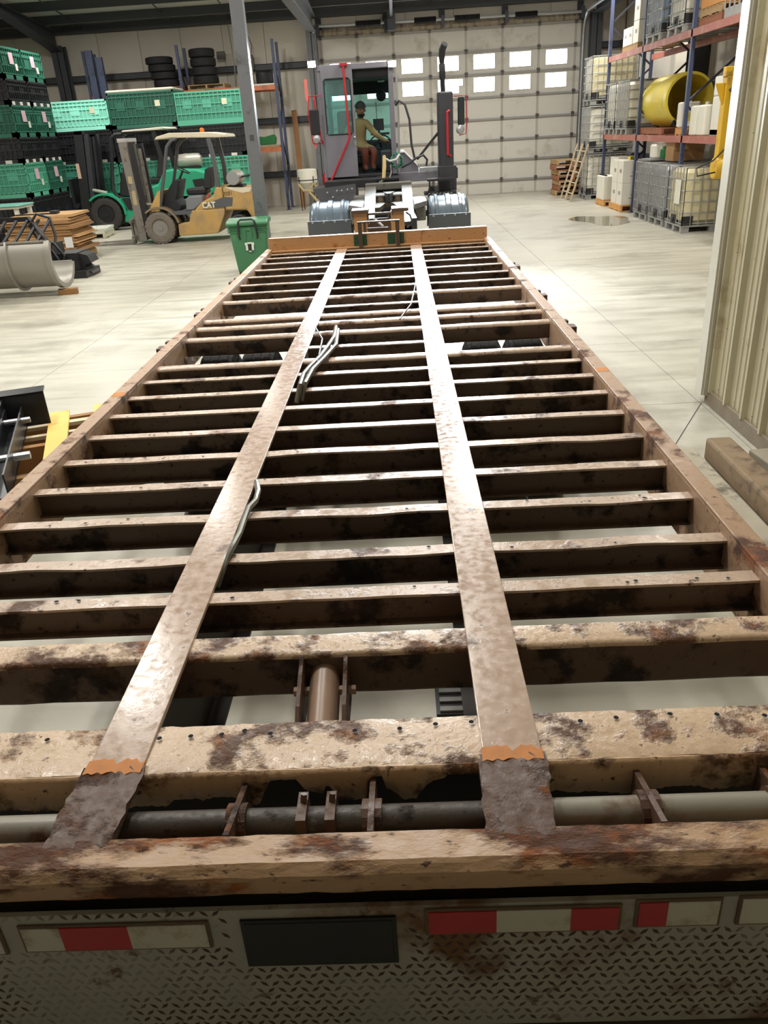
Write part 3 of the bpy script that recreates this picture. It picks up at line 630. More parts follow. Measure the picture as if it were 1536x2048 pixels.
wpart('coupling_jaw', MB().prism([(-.09,12.5),(-.02,12.5),(.06,13.2),(.18,13.2),(.26,12.5),(.33,12.5),(.33,13.7),(-.09,13.7)], .96, 1.02, 'z'), M('greasy_steel', (70,62,48), .35, .3, var=.3), YT)
wpart('jaw_slot', MB().prism([(.02,13.65),(.22,13.65),(.14,13.2),(.1,13.2)], 1.03, 1.16, 'z'), m_chas, YT)
for x in (-.02, .26): wpart('jaw_pivot', MB().lathe((x, 13.55, 1.0), (0,0,1), [(0,.07),(.1,.07),(.12,.03)], 12), M('brown_iron', (120,104,84), .6), YT)
# deck, tanks and steps below the cab
wpart('deck_plate', MB().box(-1.0,.30,14.7,17.2,1.18,1.30).box(-.1,.3,14.6,15.5,1.28,1.31), m_chas, YT)
wpart('side_panel', MB().hexa([(-1.02,14.5,.92),(-.46,14.5,.92),(-.46,15.6,.92),(-1.02,15.6,.92),(-1.22,14.7,1.2),(-.46,14.7,1.25),(-.46,15.6,1.25),(-1.22,15.6,1.2)]), m_chas, YT)
for i, (x, z) in enumerate(((-.95,1.14),(-.86,1.06),(-.78,1.16),(-.7,1.16),(-.6,1.17),(-.52,1.18))): wpart('panel_bolt', MB().lathe((x, 14.56, z), (0,-1,0), [(0,.016),(.02,.016),(.024,.006)], 8), m_galv, YT)
wpart('air_tank', MB().lathe((-.5,14.45,1.02), (1,0,0), [(0,.02),(.02,.06),(.2,.06),(.22,.02)], 14), m_steel, YT)
wpart('step', MB().box(.80,1.26,14.9,15.3,1.20,1.235).box(.82,.85,14.9,14.92,1.0,1.2).box(1.2,1.23,14.9,14.92,1.0,1.2), m_chas, YT)
wpart('step_grate', MB().box(.74,1.3,14.85,15.3,.98,1.02), m_chas, YT)
for k in range(7): wpart('grate_slot', MB().bar((.80+.065*k,14.845,.99),(.84+.065*k,14.845,1.01), .006, .012), m_galv, YT)
# cab shell
def cabpanel(name, *a, **k): return wpart(name, MB().box(*a), k.get('m', m_cab), YT, bevel=k.get('bevel', .012))
cabpanel('cab_roof', -1.04,.30,15.45,17.25,3.03,3.12)
cabpanel('cab_floor', -1.0,.28,15.5,17.2,1.30,1.36, m=m_chas)
cabpanel('corner_pillar', .19,.28,15.48,15.6,1.33,3.05); cabpanel('corner_pillar', -1.04,-.95,15.48,15.62,1.33,3.05)
cabpanel('corner_pillar', .21,.28,17.1,17.2,1.33,3.05); cabpanel('corner_pillar', -1.02,-.94,17.1,17.2,1.33,3.05)
cabpanel('side_wall', .24,.28,15.6,17.1,1.33,1.95); cabpanel('side_wall', -1.02,-.98,15.6,17.1,1.33,1.95)
cabpanel('front_wall', -.95,.22,17.14,17.19,1.33,1.9)
cabpanel('roof_lining', -.95,.2,15.55,17.15,2.9,3.03, m=m_seat)
cabpanel('visor', -.95,.2,16.95,17.1,2.70,2.95, m=m_seat)
wpart('roof_lamp', MB().lathe((.05,16.5,2.89), (0,0,-1), [(0,.07),(.02,.07),(.03,.04)], 14), M('lamp_off', (150,148,140), .4), YT)
wpart('windscreen', MB().box(-.94,.21,17.12,17.13,1.9,2.9), m_tint, YT)
wpart('side_window', MB().box(.255,.265,15.62,17.1,1.95,3.0), m_tint, YT); wpart('side_window', MB().box(-1.005,-.995,15.62,17.1,1.95,3.0), m_tint, YT)
# sliding rear door pushed half open
D = wpart('cab_door', MB().box(-.98,-.43,15.44,15.47,1.33,2.04).box(-.98,-.43,15.44,15.47,2.90,3.04).box(-.98,-.93,15.44,15.47,2.04,2.90).box(-.48,-.43,15.44,15.47,2.04,2.90), m_cab, YT, bevel=.006)
wpart('window_pane', MB().box(-.93,-.48,15.45,15.46,2.04,2.90), m_tint, YT, D)
wpart('window_seal', MB().tube([(-.935,15.435,2.06),(-.935,15.435,2.88),(-.91,15.435,2.905),(-.5,15.435,2.905),(-.475,15.435,2.88),(-.475,15.435,2.06),(-.5,15.435,2.035),(-.91,15.435,2.035)], .012, 6, closed=True), m_chas, YT, D)
wpart('door_latch', MB().lathe((-.455,15.44,1.97), (0,-1,0), [(0,.018),(.02,.018),(.03,.006)], 10).box(-.46,-.44,15.42,15.44,1.84,1.90), m_galv, YT, D)
wpart('grab_bar', MB().tube([(-.575,15.40,3.10),(-.555,15.36,2.5),(-.54,15.36,2.0),(-.56,15.36,1.93),(-.955,15.36,1.24),(-.97,15.42,1.2)], .02, 8), m_redbar, YT, smooth=True)
wpart('bar_bracket', MB().box(-.64,-.50,15.38,15.45,3.09,3.13), m_redbar, YT)
for pts in ([(-1.10,15.4,2.64),(-1.12,15.36,2.6),(-1.04,15.36,1.95),(-1.02,15.4,1.92)],): wpart('grab_bar', MB().tube(pts, .017, 8), m_redbar, YT)
wpart('mirror', MB().box(-1.22,-1.05,15.3,15.36,2.05,2.45), m_seat, YT, bevel=.02)
wpart('mirror_frame', MB().tube([(-1.0,15.4,2.66),(-1.2,15.34,2.66),(-1.24,15.34,2.4),(-1.2,15.34,1.92),(-1.02,15.4,1.9)], .011, 6), m_redbar, YT)
wpart('spot_mirror', MB().lathe((-1.12,15.3,1.98), (0,-1,0), [(0,.07),(.02,.06),(.03,.02)], 14), m_galv, YT)
m_tag = M('pink_marker', (226,120,112), .5)
for (x, z) in ((-1.24, 2.75), (-1.16, 2.0)): wpart('marker_tag', MB().prism([(x-.025,z+.17),(x+.025,z+.17),(x+.03,z-.12),(x,z-.18),(x-.03,z-.12)], 15.38, 15.39, 'y'), m_tag, YT)
# inside the cab
wpart('driver_seat', MB().rbox(-.72,-.26,16.0,16.5,1.5,1.66,.06).rbox(-.80,-.46,16.25,16.42,1.66,2.42,.07), m_seat, YT, smooth=True, bevel=.02)
wpart('seat_pedestal', MB().box(-.62,-.36,16.1,16.4,1.36,1.5), m_chas, YT)
wpart('dashboard', MB().box(-.9,.2,16.85,17.12,1.36,1.9).box(-.02,.2,15.9,16.9,1.36,1.72), m_cab2, YT, bevel=.02)
wpart('steering_wheel', MB().tube([(-.02+.19*math.cos(t*PI/10), 16.5+.12*math.sin(t*PI/10), 1.86+.12*math.sin(t*PI/10)) for t in range(20)], .014, 6, closed=True).tube([(-.02,16.5,1.86),(0,16.8,1.6)], .02, 6), m_seat, YT)
wpart('monitor', MB().box(-.14,.06,16.7,16.75,2.06,2.26).box(-.06,-.02,16.72,16.76,1.88,2.06).tube([(-.07,16.74,2.26),(-.07,16.74,2.55)], .006, 5).box(-.2,.16,16.7,16.76,1.98,2.02), m_chas, YT)
wpart('cab_fan', MB().lathe((.06,16.7,2.66), (-.4,-1,-.2), [(0,.04),(.05,.10),(.08,.10),(.1,.04)], 14), m_chas, YT)
# engine cover, battery box, exhaust tower
wpart('engine_cover', MB().prism([(.31,1.31),(.31,1.66),(.42,1.66),(.66,1.42),(.68,1.31)], 15.7, 17.4, 'y'), m_cab, YT, bevel=.02)
wpart('cover_top', MB().prism([(.31,1.665),(.42,1.665),(.66,1.425),(.66,1.44),(.425,1.685),(.31,1.685)], 15.68, 17.4, 'y'), M('cover_white', (196,198,200), .35), YT)
wpart('platform', MB().box(.28,1.03,15.55,17.3,1.18,1.34), m_cab, YT, bevel=.01)
wpart('battery_lid', MB().box(.70,1.03,15.6,16.0,1.34,1.40).box(.76,.92,15.63,15.9,1.40,1.403), M('lid_pale', (176,180,184), .4), YT, bevel=.008)
wpart('exhaust_guard', MB().rbox(1.03,1.30,15.35,15.75,1.40,2.60,.05), m_cab2, YT, smooth=True)
wpart('guard_base', MB().box(1.02,1.34,15.33,15.8,1.0,1.42).box(1.3,1.37,15.4,15.7,1.2,1.38), m_cab2, YT, bevel=.01)
wpart('exhaust_pipe', MB().tube([(1.14,15.55,2.58),(1.135,15.55,2.80),(1.135,15.55,2.82),(1.13,15.55,3.02),(1.13,15.55,3.04),(1.13,15.55,3.14),(1.14,15.52,3.24),(1.18,15.45,3.32)], [.042,.042,.055,.055,.04,.055,.06,.055], 12), m_chas, YT, smooth=True)
wpart('grab_bar', MB().tube([(1.23,15.35,2.30),(1.19,15.30,2.28),(1.19,15.30,1.60),(1.24,15.35,1.58)], .022, 8), m_redbar, YT)
wpart('mirror', MB().box(1.38,1.5,15.36,15.42,2.06,2.50), M('mirror_glass', (70,78,84), .12, .8), YT, bevel=.02)
wpart('spot_mirror', MB().lathe((1.42,15.36,1.99), (0,-1,0), [(0,.075),(.02,.06),(.03,.02)], 14), m_galv, YT)
wpart('mirror_frame', MB().tube([(1.32,15.42,2.52),(1.53,15.4,2.52),(1.54,15.4,2.1),(1.52,15.4,1.92),(1.40,15.4,1.90)], .010, 6), m_redbar, YT)
wpart('brace_bar', MB().bar((.66,15.9,1.54),(1.06,15.6,1.98), .04, .03), m_cab2, YT)
# hoses on the back of the cab
m_rub = M('air_hose', (52,52,56), .5)
for pts, r, m in (([(.30,15.42,2.44),(.36,15.36,2.50),(.46,15.34,2.44),(.53,15.34,2.2),(.55,15.34,1.8),(.60,15.34,1.56)], .022, m_rub),
                  ([(.36,15.3,1.44),(.5,15.25,1.5),(.62,15.25,1.58),(.75,15.3,1.62),(.82,15.35,1.54),(.80,15.35,1.44)], .02, m_rub),
                  ([(.33,15.42,2.95),(.34,15.40,2.3),(.32,15.40,1.6),(.31,15.40,1.36)], .018, m_galv)):
    wpart('air_hose', MB().tube(pts, r, 8), m, YT, smooth=True)
coil = [(.27+.09*math.cos(t*.55)+.02*math.sin(t*1.7), 15.2+.03*math.sin(t*.9), 1.56+.12*math.sin(t*.55)+.02*math.cos(t*2.3)) for t in range(60)]
wpart('coiled_hose', MB().tube(coil, .012, 6), M('hose_green', (44,110,88), .35), YT, smooth=True)
wpart('hose_loop', MB().tube([(.05,15.1,1.62),(.15,15.1,1.56),(.27,15.12,1.58),(.33,15.16,1.66)], .02, 8), M('hose_white', (190,196,192), .4), YT)
wpart('wooden_handle', MB().tube([(.06,14.9,1.66),(.055,14.85,1.5),(.03,14.8,1.28)], [.028,.034,.03], 8), M('wood_handle', (196,172,120), .7, var=.15, vs=12), YT, smooth=True)
wpart('chain', MB().tube([(.03,14.7,1.30),(-.02,14.5,1.25),(.0,14.3,1.2),(-.03,14.2,1.28)], .018, 5).tube([(.16,15.1,1.5),(.17,15.0,1.38),(.13,14.9,1.30),(.14,14.7,1.28)], .014, 5), m_steel, YT)
# work lamps
m_led = M('work_lamp_lens', (255,252,240), .3, emit=30)
for (x, y, z) in ((-1.11, 15.38, 3.14), (.27, 15.40, 3.07), (1.40, 15.34, 2.72)):
    l_ = wpart('work_lamp', MB().rbox(x-.075, x+.075, y, y+.06, z-.055, z+.055, .02), m_chas, YT)
    wpart('lens', MB().rbox(x-.066, x+.066, y-.008, y+.001, z-.047, z+.047, .004), m_led, YT, l_)
    sp = bpy.data.lights.new('work_lamp_beam', 'SPOT'); sp.energy = 1150; sp.spot_size = math.radians(84); sp.spot_blend = .5; sp.shadow_soft_size = .05; sp.color = (.82, .92, 1)
    so_ = bpy.data.objects.new('work_lamp_beam', sp); col.objects.link(so_); so_.location = (x, y-.03, z); so_.rotation_euler = (math.radians(78), 0, PI)
# ================================================================ driver
def skin_body(name, nodes, edges, mats, face_mat, loc, levels=2):
    me = bpy.data.meshes.new(name); ks = list(nodes); ix = {k: i for i, k in enumerate(ks)}
    me.from_pydata([nodes[k][0] for k in ks], [(ix[a], ix[b]) for a, b in edges], [])
    o = bpy.data.objects.new(name, me); col.objects.link(o)
    o.modifiers.new('skin', 'SKIN')
    for i, k in enumerate(ks):
        r = nodes[k][1]; sv = me.skin_vertices[0].data[i]; sv.radius = r if isinstance(r, tuple) else (r, r); sv.use_root = (i == 0)
    sb = o.modifiers.new('sub', 'SUBSURF'); sb.levels = levels; sb.render_levels = levels
    dg = bpy.context.evaluated_depsgraph_get(); nm = bpy.data.meshes.new_from_object(o.evaluated_get(dg)); bpy.data.objects.remove(o)
    nm.materials.clear()
    for m in mats: nm.materials.append(m)
    for p in nm.polygons: p.material_index = face_mat(p.center); p.use_smooth = True
    for v in nm.vertices: v.co -= Vector(loc)
    return nm
def driver():
    N = dict(pel=((-.42,16.16,1.74),.13), waist=((-.41,16.16,1.88),.13), chest=((-.40,16.14,2.06),.145), sh=((-.385,16.12,2.19),.10), neck=((-.37,16.10,2.27),.055), head0=((-.355,16.08,2.34),.07), head1=((-.345,16.06,2.42),.085), head2=((-.345,16.07,2.49),.075),
      s1=((-.25,16.08,2.19),.07), e1=((-.09,15.96,2.0),.055), w1=((.07,16.02,1.885),.035), h1=((.12,16.06,1.87),.03),
      s2=((-.56,16.18,2.18),.07), e2=((-.66,16.1,1.94),.055), w2=((-.52,15.92,1.82),.04), h2=((-.47,15.9,1.80),.032),
      k1=((-.13,15.93,1.74),.082), a1=((-.17,15.90,1.46),.055), t1=((-.14,15.78,1.41),.045), k2=((-.30,15.82,1.74),.082), a2=((-.31,15.84,1.46),.055), t2=((-.29,15.70,1.41),.045))
    E_ = [('pel','waist'),('waist','chest'),('chest','sh'),('sh','neck'),('neck','head0'),('head0','head1'),('head1','head2'),('sh','s1'),('s1','e1'),('e1','w1'),('w1','h1'),('sh','s2'),('s2','e2'),('e2','w2'),('w2','h2'),('pel','k1'),('k1','a1'),('a1','t1'),('pel','k2'),('k2','a2'),('a2','t2')]
    skin = M('skin', (150,104,84), .6); jac = M('tan_jacket', (150,122,84), .85, var=.15, vs=15); tr = M('brown_trousers', (104,48,34), .7, var=.2, vs=12); boot = M('boots', (44,34,28), .7)
    def fm(c):
        d1 = (c-Vector((.12,16.06,1.87))).length; d2 = (c-Vector((-.47,15.9,1.80))).length
        if c.z > 2.285 or d1 < .055 or d2 < .05: return 0
        if c.z < 1.44: return 3
        if c.z < 1.80 and (c.y < 16.1 or c.z < 1.78): return 2
        return 1
    th = thing('person', 'driver in tan jacket and knit cap looking back from the tractor cab', 'person', (-.42, 16.16, 1.66))
    part('body', skin_body('body', N, E_, [skin, jac, tr, boot], fm, th.location), [skin], th)
    hc = Vector((-.345, 16.06, 2.41)); f = Vector((.35, -1, -.05)).normalized(); r = Vector((0,0,1)).cross(f).normalized()
    dark = M('hair_dark', (34,28,26), .8); 
    def ball(c, rx, m, nm, sz=1): return wpart(nm, MB().lathe(c, (0,0,1), [(-rx*sz,.001),(-rx*sz*.7,rx*.7),(0,rx),(rx*sz*.7,rx*.7),(rx*sz,.001)], 12), m, th, smooth=True)
    wpart('knit_cap', MB().lathe((-.345,16.07,2.44), (0,0,1), [(0,.098),(.03,.1),(.075,.085),(.11,.05),(.122,.01)], 16), M('cap_dark', (58,56,54), .9), th, smooth=True)
    for s in (-1, 1):
        ball(hc+f*.085+r*s*.03+Vector((0,0,.015)), .011, dark, 'eye'); ball(hc+r*s*.085+Vector((0,0,-.005)), .02, skin, 'ear', 1.5)
    ball(hc+f*.095+Vector((0,0,-.02)), .015, skin, 'nose', 1.4)
    wpart('mouth', MB().bar(hc+f*.085-r*.022+Vector((0,0,-.058)), hc+f*.085+r*.022+Vector((0,0,-.058)), .012, .008), M('lips', (110,62,56), .6), th)
    wpart('beard', MB().lathe(hc+f*.03+Vector((0,0,-.085)), (0,0,1), [(-.035,.03),(-.01,.06),(.02,.07)], 12), dark, th, smooth=True)
    for (w_, h_, dirs) in ((Vector((.07,16.02,1.885)), Vector((.12,16.06,1.87)), Vector((.6,.6,-.3))), (Vector((-.52,15.92,1.82)), Vector((-.47,15.9,1.80)), Vector((.8,-.2,-.4)))):
        d = (h_-w_).normalized(); sd = d.cross(Vector((0,0,1))).normalized(); mb = MB()
        for i, ln in enumerate((.055, .065, .06, .045)):
            p = h_+sd*(.028-.0185*i); mb.tube([p, p+d*ln*.5+Vector((0,0,-.01)), p+d*ln*.75+Vector((0,0,-.035))], [.009,.0085,.007], 6)
        p = w_+d*.02+sd*.03; mb.tube([p, p+sd*.03+d*.02, p+sd*.035+d*.045+Vector((0,0,-.015))], [.011,.010,.008], 6)
        wpart('fingers', mb, skin, th, smooth=True)
driver()
# ================================================================ forklifts
m_yel = M('lift_yellow', (188,152,90), .5, var=.1, vs=3, dirt=(166,138,96), dirt_amt=.5, dirt_scale=3)
m_cream = M('lift_cream', (214,204,180), .45, var=.06); m_mast = M('mast_grey', (128,124,116), .5, .2, var=.15, vs=6, dirt=(84,78,70), dirt_amt=.3, dirt_scale=6)
m_blk = M('lift_black', (32,32,35), .5, var=.15, vs=6); m_dust = M('dusty_rubber', (112,104,94), .85, var=.2, vs=10)
m_plast = M('lift_plastic_grey', (84,86,90), .5, var=.1); m_whitep = M('white_plastic', (222,218,204), .4, var=.05)
m_lpg = M('lpg_tank', (176,172,160), .4, .2, var=.1, vs=6, dirt=(120,110,96), dirt_amt=.3); m_grn = M('lift_green', (48,160,122), .4, var=.05); m_txt = M('letter_white', (226,220,200), .5)
def truck_tyre(nm, th, c, R, wd, mt_, mr, bolts=8, tread=22, side=-1):
    w_ = wpart(nm, MB().lathe(c, (0,1,0), [(-wd*.36,R*.55),(-wd*.42,R*.52),(-wd*.2,R*.42),(-wd*.2,R*.2),(-wd*.42,R*.17),(-wd*.42,.001)], 28), mr, th, smooth=True)
    wpart('tyre', tyre(c, (0,1,0), R, wd, 32, .54, tread), mt_, th, w_)
    for i in range(bolts):
        t = 2*PI*i/bolts; wpart('wheel_nut', MB().lathe((c[0]+R*.32*math.cos(t), c[1]-wd*.2, c[2]+R*.32*math.sin(t)), (0,-1,0), [(0,R*.045),(R*.09,R*.045)], 6), m_galv if mr is m_blk else m_dust, th, w_)
    return w_
F1 = thing('forklift', 'dusty yellow forklift with white roof and raised front guard beside the column', 'forklift', (-4.3, 19.3, 0))
F1['label'] = 'dusty yellow and grey forklift with cream roof parked beside the column'
y0, y1 = 18.75, 19.85
lower = [(-4.75,.41),(-4.76,.15),(-3.86,.16),(-3.66,.56),(-3.64,.67),(-4.39,.68),(-4.49,.44)]
upper = [(-4.35,.66),(-4.15,.84),(-3.88,.94),(-3.78,1.14),(-3.64,1.12),(-2.97,1.06),(-2.92,.9),(-2.94,.66),(-3.12,.63),(-3.65,.64)]
wpart('lower_body', MB().prism(lower, y0, y1, 'y'), m_yel, F1, bevel=.02)
wpart('hood', MB().prism(upper[:5]+[(-3.64,.64)], y0+.02, y1-.02, 'y'), m_yel, F1, bevel=.03)
wpart('counterweight', MB().prism([(-3.63,1.12),(-2.99,1.07),(-2.92,.95),(-2.92,.52),(-3.02,.40),(-3.14,.62),(-3.63,.64)], y0, y1, 'y'), m_yel, F1, bevel=.04)
wpart('counterweight_top', MB().prism([(-3.6,1.125),(-2.98,1.075),(-3.02,1.0),(-3.2,.98),(-3.45,1.06)], y0-.005, y0+.05, 'y'), m_cream, F1)
wpart('stripe', MB().prism([(-4.12,.70),(-4.06,.80),(-3.62,.92),(-3.42,.90),(-3.46,.72)], y0-.004, y0+.02, 'y'), m_plast, F1)
wpart('seat_deck', MB().prism([(-4.52,.68),(-4.5,.92),(-4.42,.98),(-4.12,.98),(-4.12,.84),(-4.35,.68)], y0+.03, y1-.03, 'y'), M('grey_cover', (120,122,126), .45), F1, bevel=.03)
wpart('floor_plate', MB().box(-4.95,-4.35,y0+.02,y1-.02,.60,.68), m_plast, F1)
wpart('cowl', MB().prism([(-5.16,.70),(-4.94,1.09),(-4.74,1.33),(-4.62,1.32),(-4.69,1.1),(-4.76,.91),(-4.66,.76),(-4.70,.67)], 18.95, 19.65, 'y'), m_blk, F1, bevel=.02)
wpart('front_panel', MB().prism([(-5.32,.78),(-5.09,1.12),(-5.03,1.12),(-5.12,.70),(-5.30,.70)], y0, y1, 'y'), m_yel, F1, bevel=.01)
for (ya, yb) in ((18.72, 18.98), (19.62, 19.88)):
    pf = [(-5.16+.46*math.cos(math.radians(a)), .36+.44*math.sin(math.radians(a))) for a in range(10, 140, 10)]
    pf += [(-5.16+.42*math.cos(math.radians(a)), .36+.40*math.sin(math.radians(a))) for a in range(130, 0, -10)]
    wpart('fender', MB().prism(pf, ya, yb, 'y'), M('fender_dust', (128,112,88), .6, var=.1), F1)
    truck_tyre('front_wheel', F1, (-5.17, (ya+yb)/2, .345), .345, .24, m_dust, M('rim_grey', (130,126,120), .5, var=.1))
    truck_tyre('rear_wheel', F1, (-3.36, (ya+yb)/2+.02, .27), .27, .2, m_blk, m_mast, 6, 16)
for yy in (18.82, 19.78):
    wpart('front_pillar', MB().tube([(-4.5,yy,2.16),(-4.62,yy,2.12),(-4.74,yy,2.0),(-4.86,yy,1.58),(-5.12,yy,.74)], .038, 8), m_plast, F1, smooth=True)
    wpart('rear_pillar', MB().bar((-3.80,yy,2.12),(-3.73,yy,1.55),.07,.09).bar((-3.73,yy,1.55),(-3.74,yy,1.05),.07,.09), m_plast, F1)
wpart('roof', MB().prism([(-4.98,2.15),(-4.93,2.21),(-4.64,2.27),(-3.8,2.24),(-3.40,2.18),(-3.38,2.12),(-3.6,2.12),(-4.6,2.17)], 18.78, 19.82, 'y'), m_cream, F1, bevel=.02)
wpart('beacon', MB().lathe((-4.02,19.3,2.25), (0,0,1), [(0,.05),(.06,.05),(.09,.02)], 12), M('amber', (230,130,40), .4), F1)
wpart('seat', MB().rbox(-4.52,-4.06,19.05,19.55,.98,1.12,.05).hexa([(-4.13,19.08,1.1),(-3.95,19.08,1.1),(-3.95,19.52,1.1),(-4.13,19.52,1.1),(-4.04,19.1,1.5),(-3.9,19.1,1.54),(-3.9,19.5,1.54),(-4.04,19.5,1.5)]), m_blk, F1, smooth=True, bevel=.02)
wpart('seat_belt', MB().tube([(-3.98,18.95,1.0),(-4.05,18.93,.9),(-4.12,18.95,.82)], .02, 6), M('belt_orange', (196,74,44), .6), F1)
wpart('steering_wheel', MB().tube([(-4.58+.13*math.cos(t*PI/8), 19.3+.17*math.sin(t*PI/8), 1.50-.07*math.cos(t*PI/8)) for t in range(16)], .014, 6, closed=True).tube([(-4.58,19.3,1.5),(-4.74,19.3,1.25)], .025, 6), m_blk, F1)
lp = wpart('lpg_tank', MB().lathe((-3.38,18.85,1.29), (0,1,0), [(0,.10),(.0,.13),(.03,.155),(.3,.16),(.62,.155),(.7,.08)], 24), m_lpg, F1, smooth=True)
wpart('tank_collar', MB().lathe((-3.38,18.79,1.29), (0,1,0), [(0,.11),(.0,.14),(.08,.14),(.08,.11)], 20), m_galv, F1, lp)
wpart('tank_bracket', MB().box(-3.55,-3.2,18.95,19.45,1.08,1.14).tube([(-3.22,19.0,1.3),(-2.98,19.0,1.34),(-2.92,19.05,1.26)], .025, 6), m_blk, F1)
# mast with carriage, chains and forks
for yy in (18.96, 19.64):
    u = wpart('mast_upright', MB().hexa([(-5.74,yy-.05,.08),(-5.56,yy-.05,.08),(-5.56,yy+.05,.08),(-5.74,yy+.05,.08),(-5.83,yy-.05,2.19),(-5.65,yy-.05,2.19),(-5.65,yy+.05,2.19),(-5.83,yy+.05,2.19)]), m_mast, F1, bevel=.008)
    wpart('inner_rail', MB().hexa([(-5.54,yy-.04,.10),(-5.42,yy-.04,.10),(-5.42,yy+.04,.10),(-5.54,yy+.04,.10),(-5.62,yy-.04,2.1),(-5.50,yy-.04,2.1),(-5.50,yy+.04,2.1),(-5.62,yy+.04,2.1)]), m_blk, F1)
wpart('mast_crosshead', MB().box(-5.84,-5.64,18.9,19.7,2.14,2.22), M('mast_pale', (170,168,164), .45), F1, bevel=.01)
for z in (1.66, .95): wpart('mast_tie', MB().box(-5.6,-5.52,18.95,19.65,z,z+.09), m_mast, F1)
for yy in (19.15, 19.45): wpart('lift_chain', MB().tube([(-5.58,yy,2.1),(-5.54,yy,.3)], .02, 6), m_blk, F1)
wpart('lift_cylinder', MB().tube([(-5.5,19.3,2.0),(-5.46,19.3,.2)], .045, 10), m_mast, F1)
wpart('tilt_cylinder', MB().tube([(-5.5,18.98,.86),(-5.05,18.98,.78)], .035, 8), m_mast, F1)
wpart('mast_label', MB().box(-5.75,-5.66,18.905,18.91,1.3,1.45).box(-5.72,-5.64,18.905,18.91,.85,1.15), M('label_tan', (176,158,124), .6), F1)
wpart('carriage', MB().box(-5.86,-5.80,18.75,19.85,.12,.2).box(-5.86,-5.80,18.75,19.85,.48,.56).box(-5.84,-5.72,18.98,19.62,.1,.6), m_mast, F1)
for yy in (18.98, 19.55): wpart('fork', MB().box(-5.91,-5.865,yy,yy+.11,.02,.56).hexa([(-7.1,yy+.02,.015),(-5.87,yy,.015),(-5.87,yy+.11,.015),(-7.1,yy+.09,.015),(-7.1,yy+.02,.025),(-5.87,yy,.06),(-5.87,yy+.11,.06),(-7.1,yy+.09,.025)]), m_mast, F1)
o = lettering('CAT', .15, m_txt, F1, (-3.985+4.3, 18.742-19.3, .765), (PI/2, 0, 0), bold=.035); wpart('logo_triangle', MB().prism([(-4.03,.705),(-3.95,.705),(-3.99,.755)], 18.735, 18.741, 'y'), m_yel, F1); o.scale = (1.0, 1.15, 1)
lettering('3251', .10, M('letter_dark', (70,56,34), .6), F1, (-3.52+4.3, 18.742-19.3, .985), (PI/2, 0, 0))
# the green one behind
F2 = thing('forklift', 'bright green forklift with black mast standing behind the yellow one', 'forklift', (-6.4, 23.2, 0))
y0, y1 = 22.62, 23.9
wpart('lower_body', MB().prism([(-7.25,.82),(-7.1,.5),(-7.19,.4),(-7.23,.19),(-6.85,.19),(-5.2,.19),(-4.75,.4),(-4.7,.75),(-5.4,.80),(-6.8,.80)], y0, y1, 'y'), m_grn, F2, bevel=.03)
wpart('side_panel', MB().prism([(-7.2,.82),(-6.81,.80),(-6.79,.48),(-7.06,.50)], y0-.01, y0+.02, 'y'), m_blk, F2)
wpart('hood', MB().prism([(-6.38,1.05),(-6.15,1.10),(-5.94,1.43),(-5.72,1.45),(-5.06,1.41),(-4.82,1.33),(-4.70,1.15),(-4.70,.8),(-5.45,.65),(-5.79,.65),(-6.34,.8)], y0, y1, 'y'), m_grn, F2, bevel=.05)
wpart('grille', MB().prism([(-5.2,1.16),(-4.9,1.18),(-4.88,1.0),(-5.15,.95)], y0-.008, y0+.02, 'y'), m_blk, F2)
for (ya, yb) in ((22.55, 22.86), (23.6, 23.92)):
    pf = [(-7.68+.56*math.cos(math.radians(a)), .44+.52*math.sin(math.radians(a))) for a in range(-5, 140, 10)]
    pf += [(-7.68+.51*math.cos(math.radians(a)), .44+.47*math.sin(math.radians(a))) for a in range(135, -10, -10)]
    wpart('fender', MB().prism(pf, ya, yb, 'y'), m_grn, F2)
    truck_tyre('front_wheel', F2, (-7.68, (ya+yb)/2, .43), .43, .3, M('worn_rubber', (58,54,52), .8, var=.25, vs=9), m_blk, 10)
    truck_tyre('rear_wheel', F2, (-5.35, (ya+yb)/2+.03, .32), .32, .24, m_tyre, m_blk, 8)
for yy in (22.72, 23.8):
    wpart('front_pillar', MB().tube([(-6.9,yy,2.36),(-7.08,yy,2.36),(-7.2,yy,2.28),(-7.42,yy,1.05),(-7.3,yy,.8)], .05, 8), m_blk, F2, smooth=True)
    wpart('rear_pillar', MB().bar((-6.06,yy,2.38),(-5.92,yy,1.4), .08, .1), m_blk, F2)
for k in range(5): wpart('roof_bar', MB().bar((-7.1,22.75+.26*k,2.37),(-6.0,22.75+.26*k,2.40), .05, .05), m_blk, F2)
wpart('roof', MB().prism([(-6.9,2.40),(-6.85,2.44),(-5.75,2.47),(-5.70,2.42),(-6.0,2.40)], 22.66, 23.86, 'y'), m_whitep, F2, bevel=.015)
wpart('seat', MB().rbox(-6.55,-6.1,23.0,23.5,1.1,1.25,.05).hexa([(-6.25,23.0,1.25),(-6.1,23.0,1.25),(-6.1,23.5,1.25),(-6.25,23.5,1.25),(-6.15,23.05,1.75),(-6.03,23.05,1.75),(-6.03,23.45,1.75),(-6.15,23.45,1.75)]), m_blk, F2, smooth=True, bevel=.02)
wpart('cowl', MB().prism([(-7.3,.85),(-7.15,1.45),(-6.95,1.45),(-6.9,1.0),(-6.95,.82)], 22.8, 23.7, 'y'), m_blk, F2, bevel=.03)
wpart('steering_wheel', MB().tube([(-6.8+.13*math.cos(t*PI/8), 23.25+.18*math.sin(t*PI/8), 1.62-.07*math.cos(t*PI/8)) for t in range(16)], .016, 6, closed=True), m_blk, F2)
